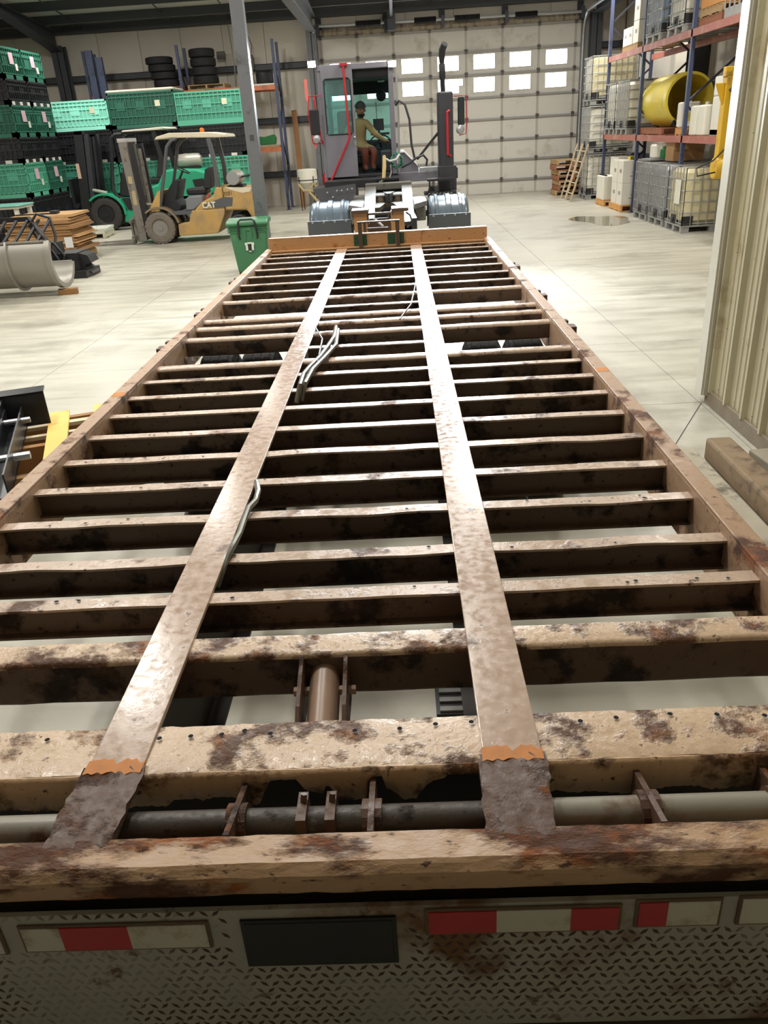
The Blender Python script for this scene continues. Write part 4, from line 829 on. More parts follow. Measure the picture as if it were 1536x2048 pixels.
lp = wpart('lpg_tank', MB().lathe((-5.68,23.2,1.62), (1,.35,0), [(0,.11),(.0,.14),(.04,.165),(.2,.175),(.26,.182),(.32,.175),(.5,.175),(.62,.165),(.68,.09)], 24), m_lpg, F2, smooth=True)
wpart('tank_collar', MB().lathe((-5.73,23.18,1.62), (1,.35,0), [(0,.11),(0,.135),(.06,.135)], 20), M('collar_brown', (120,108,92), .6), F2, lp)
wpart('tank_saddle', MB().box(-5.6,-5.1,23.1,23.5,1.40,1.46), m_blk, F2)
for yy in (22.84, 23.66):
    wpart('mast_upright', MB().hexa([(-8.46,yy-.06,.1),(-8.20,yy-.06,.1),(-8.20,yy+.06,.1),(-8.46,yy+.06,.1),(-8.20,yy-.06,2.5),(-7.96,yy-.06,2.5),(-7.96,yy+.06,2.5),(-8.20,yy+.06,2.5)]), m_blk, F2, bevel=.01)
    wpart('inner_rail', MB().hexa([(-8.18,yy-.05,.14),(-8.05,yy-.05,.14),(-8.05,yy+.05,.14),(-8.18,yy+.05,.14),(-7.94,yy-.05,2.42),(-7.82,yy-.05,2.42),(-7.82,yy+.05,2.42),(-7.94,yy+.05,2.42)]), m_cab2, F2)
wpart('mast_crosshead', MB().box(-8.2,-7.9,22.78,23.72,2.4,2.5).box(-8.2,-8.05,22.8,22.95,2.0,2.5), m_blk, F2, bevel=.01)
for yy in (23.1, 23.4): wpart('lift_cylinder', MB().tube([(-7.92,yy,2.35),(-8.12,yy,.2)], .05, 8), m_cab2, F2)
for yy in (23.2, 23.3): wpart('lift_chain', MB().tube([(-7.98,yy,2.3),(-8.15,yy,.4)], .025, 6), m_galv, F2)
wpart('tilt_cylinder', MB().tube([(-8.0,22.82,1.05),(-7.62,22.82,.95)], .045, 8), m_lpg, F2)
wpart('warning_label', MB().box(-8.31,-8.22,22.765,22.775,1.35,1.72), M('label_red', (206,170,150), .6), F2)
wpart('carriage', MB().box(-8.55,-8.47,22.6,23.9,.2,.3).box(-8.5,-8.42,22.6,23.9,.62,.72).box(-8.58,-8.52,22.7,23.8,.3,1.35), m_blk, F2)
for yy in (22.9, 23.5): wpart('fork', MB().box(-8.62,-8.57,yy,yy+.13,.02,.72).box(-9.7,-8.58,yy,yy+.13,.02,.06), m_mast, F2)
wpart('hub_decal', MB().box(-8.6,-8.58,22.7,22.72,.9,.95), m_galv, F2)
# ================================================================ bulk bins on the left
BINM = {}
def bin_meshes(W, D, H):
    k = (round(W,2), round(D,2), round(H,2))
    if k in BINM: return BINM[k]
    w, d = W/2, D/2; body = MB().box(-w+.03, w-.03, -d+.03, d-.03, .12, H-.02)
    rib = MB()
    nx = int(W/.115); ny = int(D/.115)
    for i in range(nx+1):
        x = -w+.02+(W-.04)*i/nx
        for s in (-1, 1): rib.box(x-.009, x+.009, min(s*(d-.03), s*d), max(s*(d-.03), s*d), .1, H-.03)
    for i in range(ny+1):
        y = -d+.02+(D-.04)*i/ny
        for s in (-1, 1): rib.box(min(s*(w-.03), s*w), max(s*(w-.03), s*w), y-.009, y+.009, .1, H-.03)
    for z in (.1, .27, .5, H-.13):
        if z > H-.1: continue
        for s in (-1, 1):
            rib.box(-w, w, min(s*(d-.03), s*(d-.004)), max(s*(d-.03), s*(d-.004)), z, z+.028); rib.box(min(s*(w-.03), s*(w-.004)), max(s*(w-.03), s*(w-.004)), -d, d, z, z+.028)
    plate = rib
    for x in (-W*.32, -W*.02, W*.3):
        plate.box(x-.12, x+.12, -d+.012, -d+.03, H*.5, H*.74)
    for y in (-D*.25, D*.22): plate.box(w-.03, w-.012, y-.12, y+.12, H*.45, H*.7)
    rim = MB().box(-w, w, -d, -d+.04, H-.045, H).box(-w, w, d-.04, d, H-.045, H).box(-w, -w+.04, -d, d, H-.045, H).box(w-.04, w, -d, d, H-.045, H)
    base = MB()
    for s in (-1, 0, 1): base.box(-w, w, s*(d-.07)-.07, s*(d-.07)+.07, 0, .1)
    base.box(-w, -w+.14, -d, d, .0, .1).box(w-.14, w, -d, d, 0, .1).box(-w, w, -d, d, .09, .125)
    BINM[k] = (body, rib, rim, base); return BINM[k]
def binmat(nm, c):
    k = max(0, 1)
    return (M('bin_'+nm, c, .42, var=.12, vs=3), M('bin_rib_'+nm, tuple(min(255, int(x*1.12+8)) for x in c), .4, var=.08, vs=4))
BC = dict(turquoise=(132,204,184), dark=(36,86,70), mid=(72,142,118), black=(28,29,33))
m_slab = M('bin_tag_white', (206,204,196), .5); m_lbl1 = M('label_lilac', (196,164,176), .6); m_lbl2 = M('label_cream', (206,206,176), .6)
BMESH = {}
def bulk_bin(x0, x1, y0, y1, z, H, colr, label, group, labels=(), tabs=True, lid=None):
    W, D = x1-x0, y1-y0
    t = thing('bulk_bin', label, 'bin', ((x0+x1)/2, (y0+y1)/2, z), 0, group)
    a, b = binmat(colr, BC[colr]); ms = bin_meshes(W, D, H)
    for nm, q, m in zip(('body', 'rib_grid', 'rim', 'base'), ms, (a, b, b, b)):
        key = (nm, colr, round(W,2), round(D,2), round(H,2))
        if key not in BMESH: BMESH[key] = q.mesh(nm, m)
        part(nm, BMESH[key], m, t, kind='stuff' if nm == 'rib_grid' else None)
    for (face, u, v, wd, ht, m) in labels:
        if face == 'f': part('label', MB().box(u-wd/2, u+wd/2, -D/2-.006, -D/2-.001, v-ht/2, v+ht/2), m, t)
        else: part('label', MB().box(W/2+.001, W/2+.006, u-wd/2, u+wd/2, v-ht/2, v+ht/2), m, t)
    if tabs and colr == 'black' and z > .5:
        for u in (-W*.38, -W*.05, W*.3): part('corner_clip', MB().box(u-.08, u+.08, -D/2-.012, -D/2, .0, .075), m_slab, t)
        for u in (-D*.35, 0, D*.35): part('corner_clip', MB().box(W/2, W/2+.012, u-.07, u+.07, .0, .075), m_slab, t)
    if lid: part('lid', MB().rbox(-W/2-.02, W/2+.02, -D/2-.02, D/2+.02, H, H+.07, .06), m_whitep, t)
    return t
gR = 'stacked bulk bins behind the forklifts'; gL = 'tall stacks of bulk bins at the left edge'
names = {'black': 'black', 'turquoise': 'bright turquoise', 'dark': 'dark green', 'mid': 'mid green'}
cols = [(-9.33, -7.58, 24.0, 'left', [(0, .86, 'black'), (.86, .83, 'mid'), (1.69, .83, 'black'), (2.52, .74, 'turquoise')]),
        (-7.56, -5.72, 24.05, 'middle', [(0, .84, 'black'), (.84, .82, 'mid'), (1.66, .84, 'black'), (2.5, .88, 'dark')]),
        (-5.70, -3.88, 24.0, 'right', [(0, .84, 'black'), (.84, .82, 'mid'), (1.66, .82, 'black'), (2.48, .82, 'mid')])]
lv = ['bottom', 'second level', 'third level', 'top']
for (x0, x1, y0, nm, lst) in cols:
    for k, (z, H, c) in enumerate(lst):
        lab = []
        if k == 3: lab = [('f', .45, H*.66, .14, .15, m_lbl2), ('s', -.2, H*.6, .2, .28, m_lbl1)]
        bulk_bin(x0, x1, y0, y0+1.22, z, H, c, f'{names[c]} bulk bin, {lv[k]} of the {nm} stack behind the forklifts', gR, lab, lid=(k == 3 and nm == 'middle'))
for j, (y0, y1, nm) in enumerate(((20.3, 21.48, 'near'), (21.5, 22.7, 'far'))):
    lst = [(0, 1.08, 'black'), (1.08, .76, 'mid' if j == 0 else 'dark'), (1.84, .56, 'black'), (2.4, .68, 'dark'), (3.08, .54, 'black'), (3.62, .66, 'dark')]
    ln = ['bottom', 'second level', 'third level', 'fourth level', 'fifth level', 'topmost']
    for k, (z, H, c) in enumerate(lst):
        lab = [('s', 0, H*.66, .22, .24, m_lbl1), ('s', .22, H*.40, .12, .14, m_slab)] if c != 'black' else []
        bulk_bin(-10.4, -8.6, y0, y1, z, H, c, f'{names[c]} bulk bin, {ln[k]} of the {nm} stack at the left edge', gL, lab)
# pale corner clips between the bins
def clip(x, y, z, w=.16): 
    return MB().box(x-w/2, x+w/2, y-.02, y, z-.03, z+.05)
# ================================================================ pallet rack on the back wall
m_bluem = M('rack_blue', (66,74,102), .5, var=.1, dirt=(34,40,60), dirt_amt=.3); m_orng = M('rack_orange', (196,112,72), .5, var=.1, dirt=(150,96,76), dirt_amt=.35)
m_wood = M('pallet_wood', (168,138,98), .8, var=.2, vs=7); m_wood2 = M('pallet_wood_red', (150,96,66), .8, var=.2, vs=7)
def rack(name, label, loc, upr, x0, x1, levels, H, axis, group=None, mb_beam=None, bh=.12):
    """uprights at positions 'upr' along the rack; depth runs from x0 to x1 across it"""
    t = thing(name, label, 'rack', loc, 0, group)
    P = (lambda a, d, z: (a, d, z)) if axis == 'x' else (lambda a, d, z: (d, a, z))
    for a in upr:
        for d in (x0, x1):
            p, q = P(a-.04, d-.035, 0), P(a+.04, d+.035, H); part('upright', MB().box(min(p[0], q[0]), max(p[0], q[0]), min(p[1], q[1]), max(p[1], q[1]), 0, H), m_bluem, t)
            p, q = P(a-.08, d-.07, 0), P(a+.08, d+.07, .01); part('foot_plate', MB().box(min(p[0], q[0]), max(p[0], q[0]), min(p[1], q[1]), max(p[1], q[1]), 0, .01), m_bluem, t)
        z = .3; s = 0
        while z+.9 < H:
            A, B = (x0, x1) if s % 2 == 0 else (x1, x0)
            part('brace', MB().bar(P(a, A, z), P(a, B, z+.9), .04, .04), m_cab2, t); z += .95; s += 1
    for (a, b) in zip(upr[:-1], upr[1:]):
        for z in levels:
            for d in (x0-.01, x1+.01):
                p, q = P(a+.04, d-.025, z), P(b-.04, d+.025, z+bh)
                part('beam', MB().box(min(p[0], q[0]), max(p[0], q[0]), min(p[1], q[1]), max(p[1], q[1]), z, z+bh), mb_beam or m_orng, t)
    return t
rack('pallet_rack', 'blue and orange pallet rack against the back wall holding tyres', (0, 0, 0), (-8.65, -5.92, -3.14), 26.05, 27.0, (1.66, 3.32), 4.6, 'x')
part_rack = None
def pallet(L_, W_, H_, nb=7, mat=None):
    top = []; m = mat or m_wood
    t = []
    st = MB(); 
    return m
PALN = 0
def make_pallet(loc, L_, W_, label, group, mat=None, rotz=0, H_=.13, nb=6):
    """deck boards run along x, stringers along y"""
    m = mat or m_wood; t = thing('pallet', label, 'pallet', loc, rotz, group)
    for i in range(nb):
        y = -W_/2+W_*(i+.5)/nb; part('deck_board', MB().box(-L_/2, L_/2, y-W_/nb*.38, y+W_/nb*.38, H_-.018, H_), m, t)
    for x in (-L_/2+.03, 0, L_/2-.03): part('stringer', MB().box(x-.025, x+.025, -W_/2, W_/2, .018, H_-.018), m, t)
    for y in (-W_/2+.06, 0, W_/2-.06): part('bottom_board', MB().box(-L_/2, L_/2, y-.05, y+.05, 0, .018), m, t)
    return t
make_pallet((-6.5, 26.55, 3.44), 1.1, 1.0, 'wooden pallet under the shorter tyre stack on the back rack', 'pallets on the back rack', m_wood2)
make_pallet((-5.2, 26.55, 3.44), 1.1, 1.0, 'wooden pallet under the taller tyre stack on the back rack', 'pallets on the back rack', m_wood)
tn = ['lowest', 'second from bottom', 'third from bottom', 'topmost']
for (x, lean, rr, sname) in ((-6.45, -.05, .40, 'shorter leaning'), (-5.28, -.012, .38, 'taller')):
    for k in range(4):
        hh = .20 if rr > .39 else .235
        t = thing('tyre', f'{tn[k]} black car tyre in the {sname} stack on the back rack', 'tyre', (x+lean*k, 26.55, 3.575+hh*k+hh/2), 0, 'tyres stacked on the back rack')
        part('casing', tyre((0,0,0), (0,0,1), rr, hh-.008, 30, .55, 0), m_tyre, t, smooth=True)
        mbz = MB()
        for q in (-.05, 0, .05): mbz.lathe((0,0,q), (0,0,1), [(-.018,rr*.975),(-.014,rr*1.0),(.014,rr*1.0),(.018,rr*.975)], 30)
        part('tread', mbz, m_tyre, t)
single('black_drum', MB().lathe((0,0,0), (0,0,1), [(0,.2),(0,.24),(.05,.26),(.3,.26),(.34,.22),(.34,.16),(.1,.15)], 20), m_blk, 'black rubber tub on a white board on the back rack', 'tub', (-3.55, 26.7, 3.50), smooth=True)
single('white_board', MB().rbox(-.5, .5, -.4, .4, 0, .05, .02), m_whitep, 'thin white board lying on the orange beam of the back rack', 'board', (-3.7, 26.55, 3.445))
for k in range(3): single('white_box', MB().rbox(-.16, .16, -.16, .16, 0, .15, .02), m_whitep, f'small white carton, {["lowest","middle","highest"][k]} of three beside the rubber tub', 'carton', (-4.05, 26.7, 3.5+.155*k), 0, 'small cartons on the back rack')
single('green_crate', MB().prism([(-.22,0),(.22,0),(.26,.18),(.2,.28),(-.1,.22),(-.26,.24)], -.2, .2, 'y'), M('crate_green', (40,120,62), .5), 'green plastic tray on the lower shelf of the back rack', 'tray', (-3.65, 26.7, 1.86), smooth=False, bevel=.02)
single('plywood_sheet', MB().box(-.45, .45, -.45, .45, 0, .05), m_wood, 'brown plywood sheets on the lower shelf of the back rack', 'plywood', (-3.65, 26.52, 1.785))
for k, (x, H_) in enumerate(((-8.38, 4.58), (-8.12, 4.4))):
    single('spare_upright', MB().box(-.09, .09, -.06, .06, 0, H_).box(-.11, .11, -.09, .09, 0, .02), m_bluem, ['lighter blue spare rack upright standing by the dark corner column', 'darker blue spare rack upright standing nearer the tyres'][k], 'upright', (x, 25.75, 0), 0, 'spare blue uprights')
single('leaning_plank', MB().hexa([(-.09,-.03,0),(.07,-.03,0),(.07,.03,0),(-.09,.03,0),(-.2,.75,2.75),(-.04,.75,2.75),(-.04,.8,2.78),(-.2,.8,2.78)]), M('plank_brown', (140,98,58), .7, var=.2, vs=4), 'tall brown plank leaning beside the blue rack upright', 'plank', (-2.72, 26.6, 0))
t = thing('spray_tank', 'white cone-bottom spray tank on black legs beside the tractor', 'tank', (-2.42, 25.5, 0))
part('tank', MB().lathe((0,0,.0), (0,0,1), [(.46,.06),(.72,.24),(.78,.3),(1.12,.3),(1.15,.24),(1.16,.08)], 20), m_whitep, t, smooth=True)
for a in range(4): part('leg', MB().tube([(.28*math.cos(a*PI/2+.7), .28*math.sin(a*PI/2+.7), 0), (.31*math.cos(a*PI/2+.7), .31*math.sin(a*PI/2+.7), .95)], .014, 6), m_blk, t)
part('hoop', MB().tube([(.31*math.cos(a*PI/8), .31*math.sin(a*PI/8), .85) for a in range(16)], .012, 6, closed=True), m_blk, t)
part('hose', MB().tube([(-.25,-.3,.75),(-.1,-.42,.58),(.2,-.4,.55),(.3,-.35,.68),(.2,-.3,.75),(.05,-.4,.55),(.35,-.5,.2),(.5,-.5,.05)], .04, 8), M('hose_tan', (170,150,110), .6), t, smooth=True)
t = thing('fire_extinguisher', 'red fire extinguisher hanging low behind the spray tank', 'extinguisher', (-1.98, 26.9, 0))
part('cylinder', MB().lathe((0,0,.35), (0,0,1), [(0,.08),(0,.1),(.5,.1),(.58,.05),(.62,.03)], 16), m_redbar, t, smooth=True); part('stand', MB().box(-.1,.1,-.1,.1,0,.35), m_chas, t)
# ================================================================ floor items, left
B = thing('wheeled_bin', 'green wheeled rubbish bin with black handle beside the trailer', 'bin', (-2.2, 13.56, 0), .06)
gm = M('bin_green_plastic', (62,120,82), .42, var=.08, vs=3, dirt=(70,140,96), dirt_amt=.2)
W0, W1, D0, D1 = .24, .315, .20, .26
part('body', MB().hexa([(-W0,-D0,.06),(W0,-D0,.06),(W0,D0,.06),(-W0,D0,.06),(-W1,-D1,.80),(W1,-D1,.80),(W1,D1,.80),(-W1,D1,.80)]), gm, B, bevel=.03)
part('lid', MB().prism([(-.30,.80),(-.32,.84),(-.25,.885),(.1,.90),(.30,.87),(.30,.80)], -.34, .34, 'x'), gm, B, bevel=.03)
for k in range(4): part('side_rib', MB().box(-.33,-.13,-.268-.004*k,-.25,.70+.027*k,.715+.027*k).box(.13,.33,-.268-.004*k,-.25,.70+.027*k,.715+.027*k), gm, B)
part('grab_handle', MB().tube([(-.14,-.27,.60),(-.15,-.30,.64),(-.13,-.33,.87),(-.09,-.33,.90),(.09,-.33,.90),(.13,-.33,.87),(.15,-.30,.64),(.14,-.27,.60)], .016, 8), m_blk, B, smooth=True)
part('handle_moulding', MB().prism([(-.06,.60),(-.06,.74),(-.04,.77),(.04,.77),(.06,.74),(.06,.60),(.04,.60),(.04,.73),(-.04,.73),(-.04,.60)], -.275, -.25, 'y'), gm, B)
mw = M('emblem_white', (214,220,212), .5)
part('emblem', MB().box(-.075,-.035,-.262,-.255,.50,.54).box(.035,.075,-.262,-.255,.50,.54).box(-.035,.035,-.262,-.255,.52,.545).box(-.065,-.03,-.259,-.250,.42,.50).box(.03,.065,-.259,-.25,.42,.50).box(-.02,.02,-.257,-.248,.395,.41), mw, B)
part('emblem_center', MB().box(-.03,.03,-.258,-.249,.42,.50), m_blk, B)
for s in (-1, 1): part('wheel', MB().lathe((s*.2,.22,.1), (1,0,0), [(-.03,.06),(-.03,.1),(.03,.1),(.03,.06)], 16), m_tyre, B)
for s in (-1, 1): part('front_foot', MB().box(s*.2-.03, s*.2+.03, -.2, -.14, 0, .07), m_blk, B)
# half-round trough
ang = [math.radians(a) for a in range(140, 345, 6)]; cy, cz, R = 12.74, .55, .43
tr_ = thing('auger_trough', 'half-round grey steel trough lying on a wood block', 'trough', (-6.6, 12.74, 0))
m_trough = M('trough_steel', (150,146,138), .42, .3, var=.08, vs=3)
def arc(r0, r1, x0, x1):
    P = [(cy+r0*math.cos(a), cz+r0*math.sin(a)) for a in ang]+[(cy+r1*math.cos(a), cz+r1*math.sin(a)) for a in reversed(ang)]
    n = len(ang); mb = MB(); vs = [(x0, p[0], p[1]) for p in P]+[(x1, p[0], p[1]) for p in P]; N = 2*n
    fs = [(i, i+1, N+i+1, N+i) for i in range(N-1)]+[(N-1, 0, N, 2*N-1)]
    for i in range(n-1): fs += [(i, i+1, N-2-i, N-1-i), (N+i, N+i+1, 2*N-2-i, 2*N-1-i)]
    return mb.add(vs, fs)
wpart('shell', arc(R, R-.012, -9.2, -5.12), m_trough, tr_, smooth=True)
wpart('end_flange', arc(R+.03, R-.04, -5.14, -5.06), m_trough, tr_, smooth=True)
wpart('rib_band', arc(R+.045, R, -5.75, -5.72), m_trough, tr_, smooth=True); wpart('rib_band', arc(R+.045, R, -7.4, -7.37), m_trough, tr_, smooth=True)
e_ = (cy+R*math.cos(ang[0]), cz+R*math.sin(ang[0])); wpart('top_flange', MB().box(-9.2,-5.1,e_[0]-.03,e_[0]+.01,e_[1]-.005,e_[1]+.02), m_trough, tr_)
e_ = (cy+R*math.cos(ang[-1]), cz+R*math.sin(ang[-1])); wpart('top_flange', MB().box(-9.2,-5.1,e_[0]-.01,e_[0]+.04,e_[1]-.01,e_[1]+.015), m_trough, tr_)
single('wood_block', MB().box(-.13, .16, -.07, .07, 0, .085), M('block_wood', (140,104,62), .8, var=.2, vs=10), 'short brown wood block under the end of the trough', 'block', (-5.05, 12.62, 0), .25)
# black steel attachment and hoses behind the trough
A = thing('plow_attachment', 'black slatted steel attachment with hydraulic hoses behind the trough', 'attachment', (-6.3, 14.4, 0))
for k in range(8): wpart('slat', MB().bar((-7.4+.2*k,14.0,.62),(-7.3+.2*k,14.6,.98),.05,.03), m_blk, A)
wpart('frame', MB().bar((-7.6,14.0,.60),(-5.75,14.0,.60),.08,.10).bar((-7.5,14.65,1.0),(-6.3,14.65,1.0),.06,.08).bar((-6.3,14.65,1.0),(-5.75,14.0,.6),.06,.1).box(-7.5,-7.4,13.9,14.1,0,.6).box(-5.95,-5.8,13.95,14.7,0,.6), m_blk, A)
for k, pts in enumerate(([(-6.1,14.5,.55),(-6.25,14.5,.9),(-6.1,14.55,1.08),(-5.9,14.6,1.0),(-5.82,14.5,.7),(-5.85,14.3,.4)], [(-6.0,14.3,.7),(-5.75,14.2,.6),(-5.62,14.2,.4),(-5.7,14.2,.22),(-5.95,14.2,.2)], [(-6.0,14.25,.65),(-5.8,14.15,.5),(-5.72,14.15,.35),(-5.85,14.15,.22)])):
    wpart('hydraulic_hose', MB().tube(pts, .025, 8), m_blk, A, smooth=True)
wpart('coupler', MB().box(-5.85,-5.45,14.3,14.9,.12,.42).prism([(-5.5,.1),(-5.25,.05),(-5.4,.18),(-5.25,.24),(-5.3,.36),(-5.5,.42)], 14.4, 14.8, 'y'), m_blk, A)
wpart('foot', MB().box(-6.0,-5.3,14.2,14.9,0,.12), m_blk, A)
# flattened cardboard boxes
make_pallet((-7.0, 17.15, 0), 1.35, 1.1, 'worn wooden pallet under the flattened cardboard boxes', 'pallets on the floor', m_wood)
rn = random.Random(4); z = .135
m_card = [M('cardboard_a', (196,158,110), .85, var=.12, vs=5), M('cardboard_b', (160,122,82), .85, var=.15, vs=5)]
ordn = ['lowest', 'second', 'third', 'fourth', 'fifth', 'sixth', 'seventh', 'eighth', 'ninth', 'tenth', 'eleventh', 'twelfth', 'thirteenth', 'topmost']
for k in range(14):
    h = .052; dx, dy = rn.uniform(-.05, .05), rn.uniform(-.05, .05); w_ = .70+rn.uniform(-.05, .03)
    mb = MB().box(-w_, w_, -.55, .55, 0, h*.42).box(-w_+.01, w_-rn.uniform(0, .06), -.55+rn.uniform(0, .03), .55, h*.5, h*.92).box(-w_, -w_+.02, -.55, .55, 0, h*.92)
    single('flattened_box', mb, m_card[k % 2 if k < 13 else 0], f'flattened cardboard box, {ordn[k]} in the pile' + (' from the pallet up' if 0 < k < 13 else ''), 'cardboard', (-7.0+dx, 17.15+dy, z), rn.uniform(-.06, .06), 'flattened cardboard boxes'); z += h+.003
single('shipping_note', MB().box(-.08, .08, -.003, .003, 0, .2), M('note', (206,208,210), .6), 'white paper label stuck on the cardboard pile', 'label', (-6.42, 16.50, .28))
t = thing('hand_strap', 'black strap buckle lying across the cardboard pile', 'strap', (-6.9, 17.0, z)); part('band', MB().box(-.7,.1,-.04,.04,0,.02), m_blk, t); part('buckle', MB().box(.05,.2,-.08,.08,0,.06), m_blk, t, bevel=.01)
# work table at the far left
t = thing('work_table', 'pale work table with a teal sheet at the left edge', 'table', (-8.55, 18.3, 0))
part('top', MB().box(-.75,.62,-.4,.4,.98,1.02), m_whitep, t); part('sheet', MB().rbox(-.78,.66,-.44,.44,1.02,1.06,.05), M('teal_sheet', (120,184,172), .4, var=.15, vs=5), t)
for (x, y) in ((-.65,-.33),(.55,-.33),(-.65,.33),(.55,.33)): part('leg', MB().box(x-.04,x+.04,y-.04,y+.04,0,.98), m_whitep, t)
# white panels on a pallet
make_pallet((-7.75, 21.15, 0), 1.1, 1.1, 'pale pallet under white panels near the green forklift', 'pallets on the floor', M('pallet_pale', (196,190,168), .8, var=.1), .1)
for k in range(2):
    o = single('white_slab', MB().box(-.55, .55, -.5, .5, 0, .05), M('panel_white', (214,216,204), .45, var=.04), ['lower white panel on the pale pallet by the green forklift', 'upper white panel with bolt holes by the green forklift'][k], 'panel', (-7.75+.03*k, 21.15, .132+.055*k), .1+.03*k, 'white panels')
    if k:
        for (x, y) in ((-.3,-.2),(.2,.1),(.05,-.35),(.4,.3)): part('bolt_hole', MB().lathe((x,y,.05), (0,0,1), [(0,.025),(.002,.025)], 8), m_blk, o)
# foreground pallet with new boards and black steel
PA = thing('timber_pallet', 'wooden pallet with fresh yellow boards beside the trailer', 'pallet', (-2.18, 5.1, 0), .34)
m_fresh = M('fresh_pine', (226,190,100), .6, var=.12, vs=4, dirt=(206,150,64), dirt_amt=.2, dirt_scale=5)
m_str = M('stringer_brown', (150,108,58), .75, var=.15, vs=6)
for y in (-.62, -.05, .52): part('stringer', MB().box(-.55, .52, y-.03, y+.03, .06, .24), m_str, PA)
for x, l0, l1 in ((-.02, -.62, .62), (.30, -.62, .66)): part('pine_board', MB().box(x-.07, x+.07, l0, l1, .24, .262), m_fresh, PA)
for x in (-.4, .0, .4): part('bottom_board', MB().box(x-.06, x+.06, -.6, .6, .0, .06), m_str, PA)
for (a, b) in ((.38, .45), (.15, .2)): part('cross_slat', MB().box(-.5,.5,a,b,.21,.236), M('slat_pale', (206,190,158), .7, var=.1), PA)
SF = thing('steel_frame', 'black steel channel frame lying on the pallet at left edge', 'steel frame', (-2.33, 4.95, .262), .34)
m_chan = M('channel_black', (44,46,50), .32, .4, var=.2, vs=6)
part('channel', MB().box(-.16,-.04,-.95,.42,.0,.02).box(-.16,-.15,-.95,.42,0,.16).box(-.05,-.04,-.95,.42,0,.16), m_chan, SF)
part('cross_channel', MB().box(-.62,.12,.44,.46,0,.24).box(-.62,.12,.44,.60,.23,.245), m_chan, SF)
part('gusset_plate', MB().prism([(-.16,.0),(-.16,.22),(-.36,.22),(-.42,.0)], .30, .44, 'y'), m_chan, SF)
part('pin', MB().lathe((-.1,.2,.12), (1,0,0), [(-.1,.02),(.12,.02)], 10), m_galv, SF); part('pin', MB().lathe((-.12,-.5,.1), (1,0,0), [(0,.025),(.18,.025)], 10), m_galv, SF)
# timbers on the floor to the right of the trailer
single('grey_plank', MB().box(-.065, .065, -2.0, 0, .03, .07), M('plank_grey', (178,170,150), .8, var=.2, vs=6, dirt=(110,100,84), dirt_amt=.25, dirt_scale=5), 'weathered pale plank on the floor along the trailer rail', 'plank', (2.08, 4.88, -.03), .0, bevel=.004)
single('square_timber', MB().box(-.08, .08, -2.2, 0, 0, .15), M('timber_brown', (140,118,90), .85, var=.25, vs=7, dirt=(96,78,58), dirt_amt=.4, dirt_scale=6), 'long squared timber on the floor nearest the ribbed wall', 'timber', (2.255, 4.78, 0), 0, bevel=.02)
single('timber_block', MB().box(-.1, .1, -.3, .05, 0, .15), M('block_grey', (150,140,122), .85, var=.2, vs=9), 'short grey timber block against the ribbed wall curb', 'block', (2.46, 4.50, 0), .1, bevel=.008)
# ================================================================ right side: rack, totes, cartons
m_redbeam = M('rack_red', (166,98,84), .55, var=.12, dirt=(176,132,112), dirt_amt=.35, dirt_scale=3)
rack('pallet_rack', 'blue and faded red pallet rack along the right wall', (6.28, 18, 0), (4.7, 1.65, -1.45, -4.6), -.53, .52, (1.52, 3.26), 5.3, 'y', None, m_redbeam)
m_cage = M('cage_galv', (170,170,168), .42, .45, var=.08)
m_plas = M('tote_pallet', (150,150,146), .6, var=.08); m_darkp = M('tote_black', (36,36,38), .6)
TINT = dict(white=M('bottle_white', (216,212,196), .45, var=.05, vs=3), cream=M('bottle_cream', (206,196,158), .45, var=.08, vs=2), grey=M('bottle_grey', (158,160,162), .45, var=.06, vs=2), blue=M('bottle_blue', (140,158,182), .45, var=.08, vs=2))
def ibc_meshes():
    cage = MB(); x, y = .595, .495
    for z in (.17, .36, .55, .74, .93, 1.13): cage.tube([(-x,-y,z),(x,-y,z),(x,y,z),(-x,y,z)], .011, 5, closed=True)
    for i in range(9):
        u = -x+2*x*i/8
        for s in (-1, 1): cage.tube([(u, s*y, .13), (u, s*y, 1.13)], .010, 5)
    for i in range(7):
        u = -y+2*y*i/6
        for s in (-1, 1): cage.tube([(s*x, u, .13), (s*x, u, 1.13)], .010, 5)
    dense = MB(); 
    for z in (.17, .36, .55, .74, .93, 1.13): dense.tube([(-x,-y,z),(x,-y,z),(x,y,z),(-x,y,z)], .013, 5, closed=True)
    for i in range(5):
        u = -x+2*x*i/4
        for s in (-1, 1): dense.tube([(u, s*y, .13), (u, s*y, 1.13)], .010, 5)
    for i in range(10):
        u = -y+2*y*i/9
        for s in (-1, 1): dense.tube([(s*x, u, .13), (s*x, u, 1.13)], .012, 5)
    top = MB().bar((-x,-.2,1.14),(x,-.2,1.14),.05,.01).bar((-x,.2,1.14),(x,.2,1.14),.05,.01)
    bot = MB().rbox(-.57,.57,-.47,.47,.16,1.10,.14,5); cap = MB().lathe((0,0,1.10), (0,0,1), [(0,.09),(.03,.09),(.035,.04)], 16)
    pal = MB().box(-.6,.6,-.5,.5,.11,.14)
    for sx in (-.52, 0, .52):
        for sy in (-.43, 0, .43): pal.box(sx-.07, sx+.07, sy-.06, sy+.06, .02, .11)
    for sy in (-.43, 0, .43): pal.box(-.6,.6,sy-.06,sy+.06,0,.02)
    val = MB().box(-.605,-.56,-.12,.12,.14,.30).lathe((-.56,0,.22), (-1,0,0), [(0,.05),(.06,.05),(.07,.03)], 12)
    corner = MB().box(-.607,-.40,-.503,-.47,.14,.30)
    return {'cage': cage, 'dense': dense, 'top': top, 'bottle': bot, 'cap': cap, 'pal': pal, 'val': val, 'corner': corner}
IB = {k: v.mesh(k, [m_cage]) for k, v in ibc_meshes().items()}
for k in ('bottle', 'cap'): smooth_mesh(IB[k])
IBT = {}
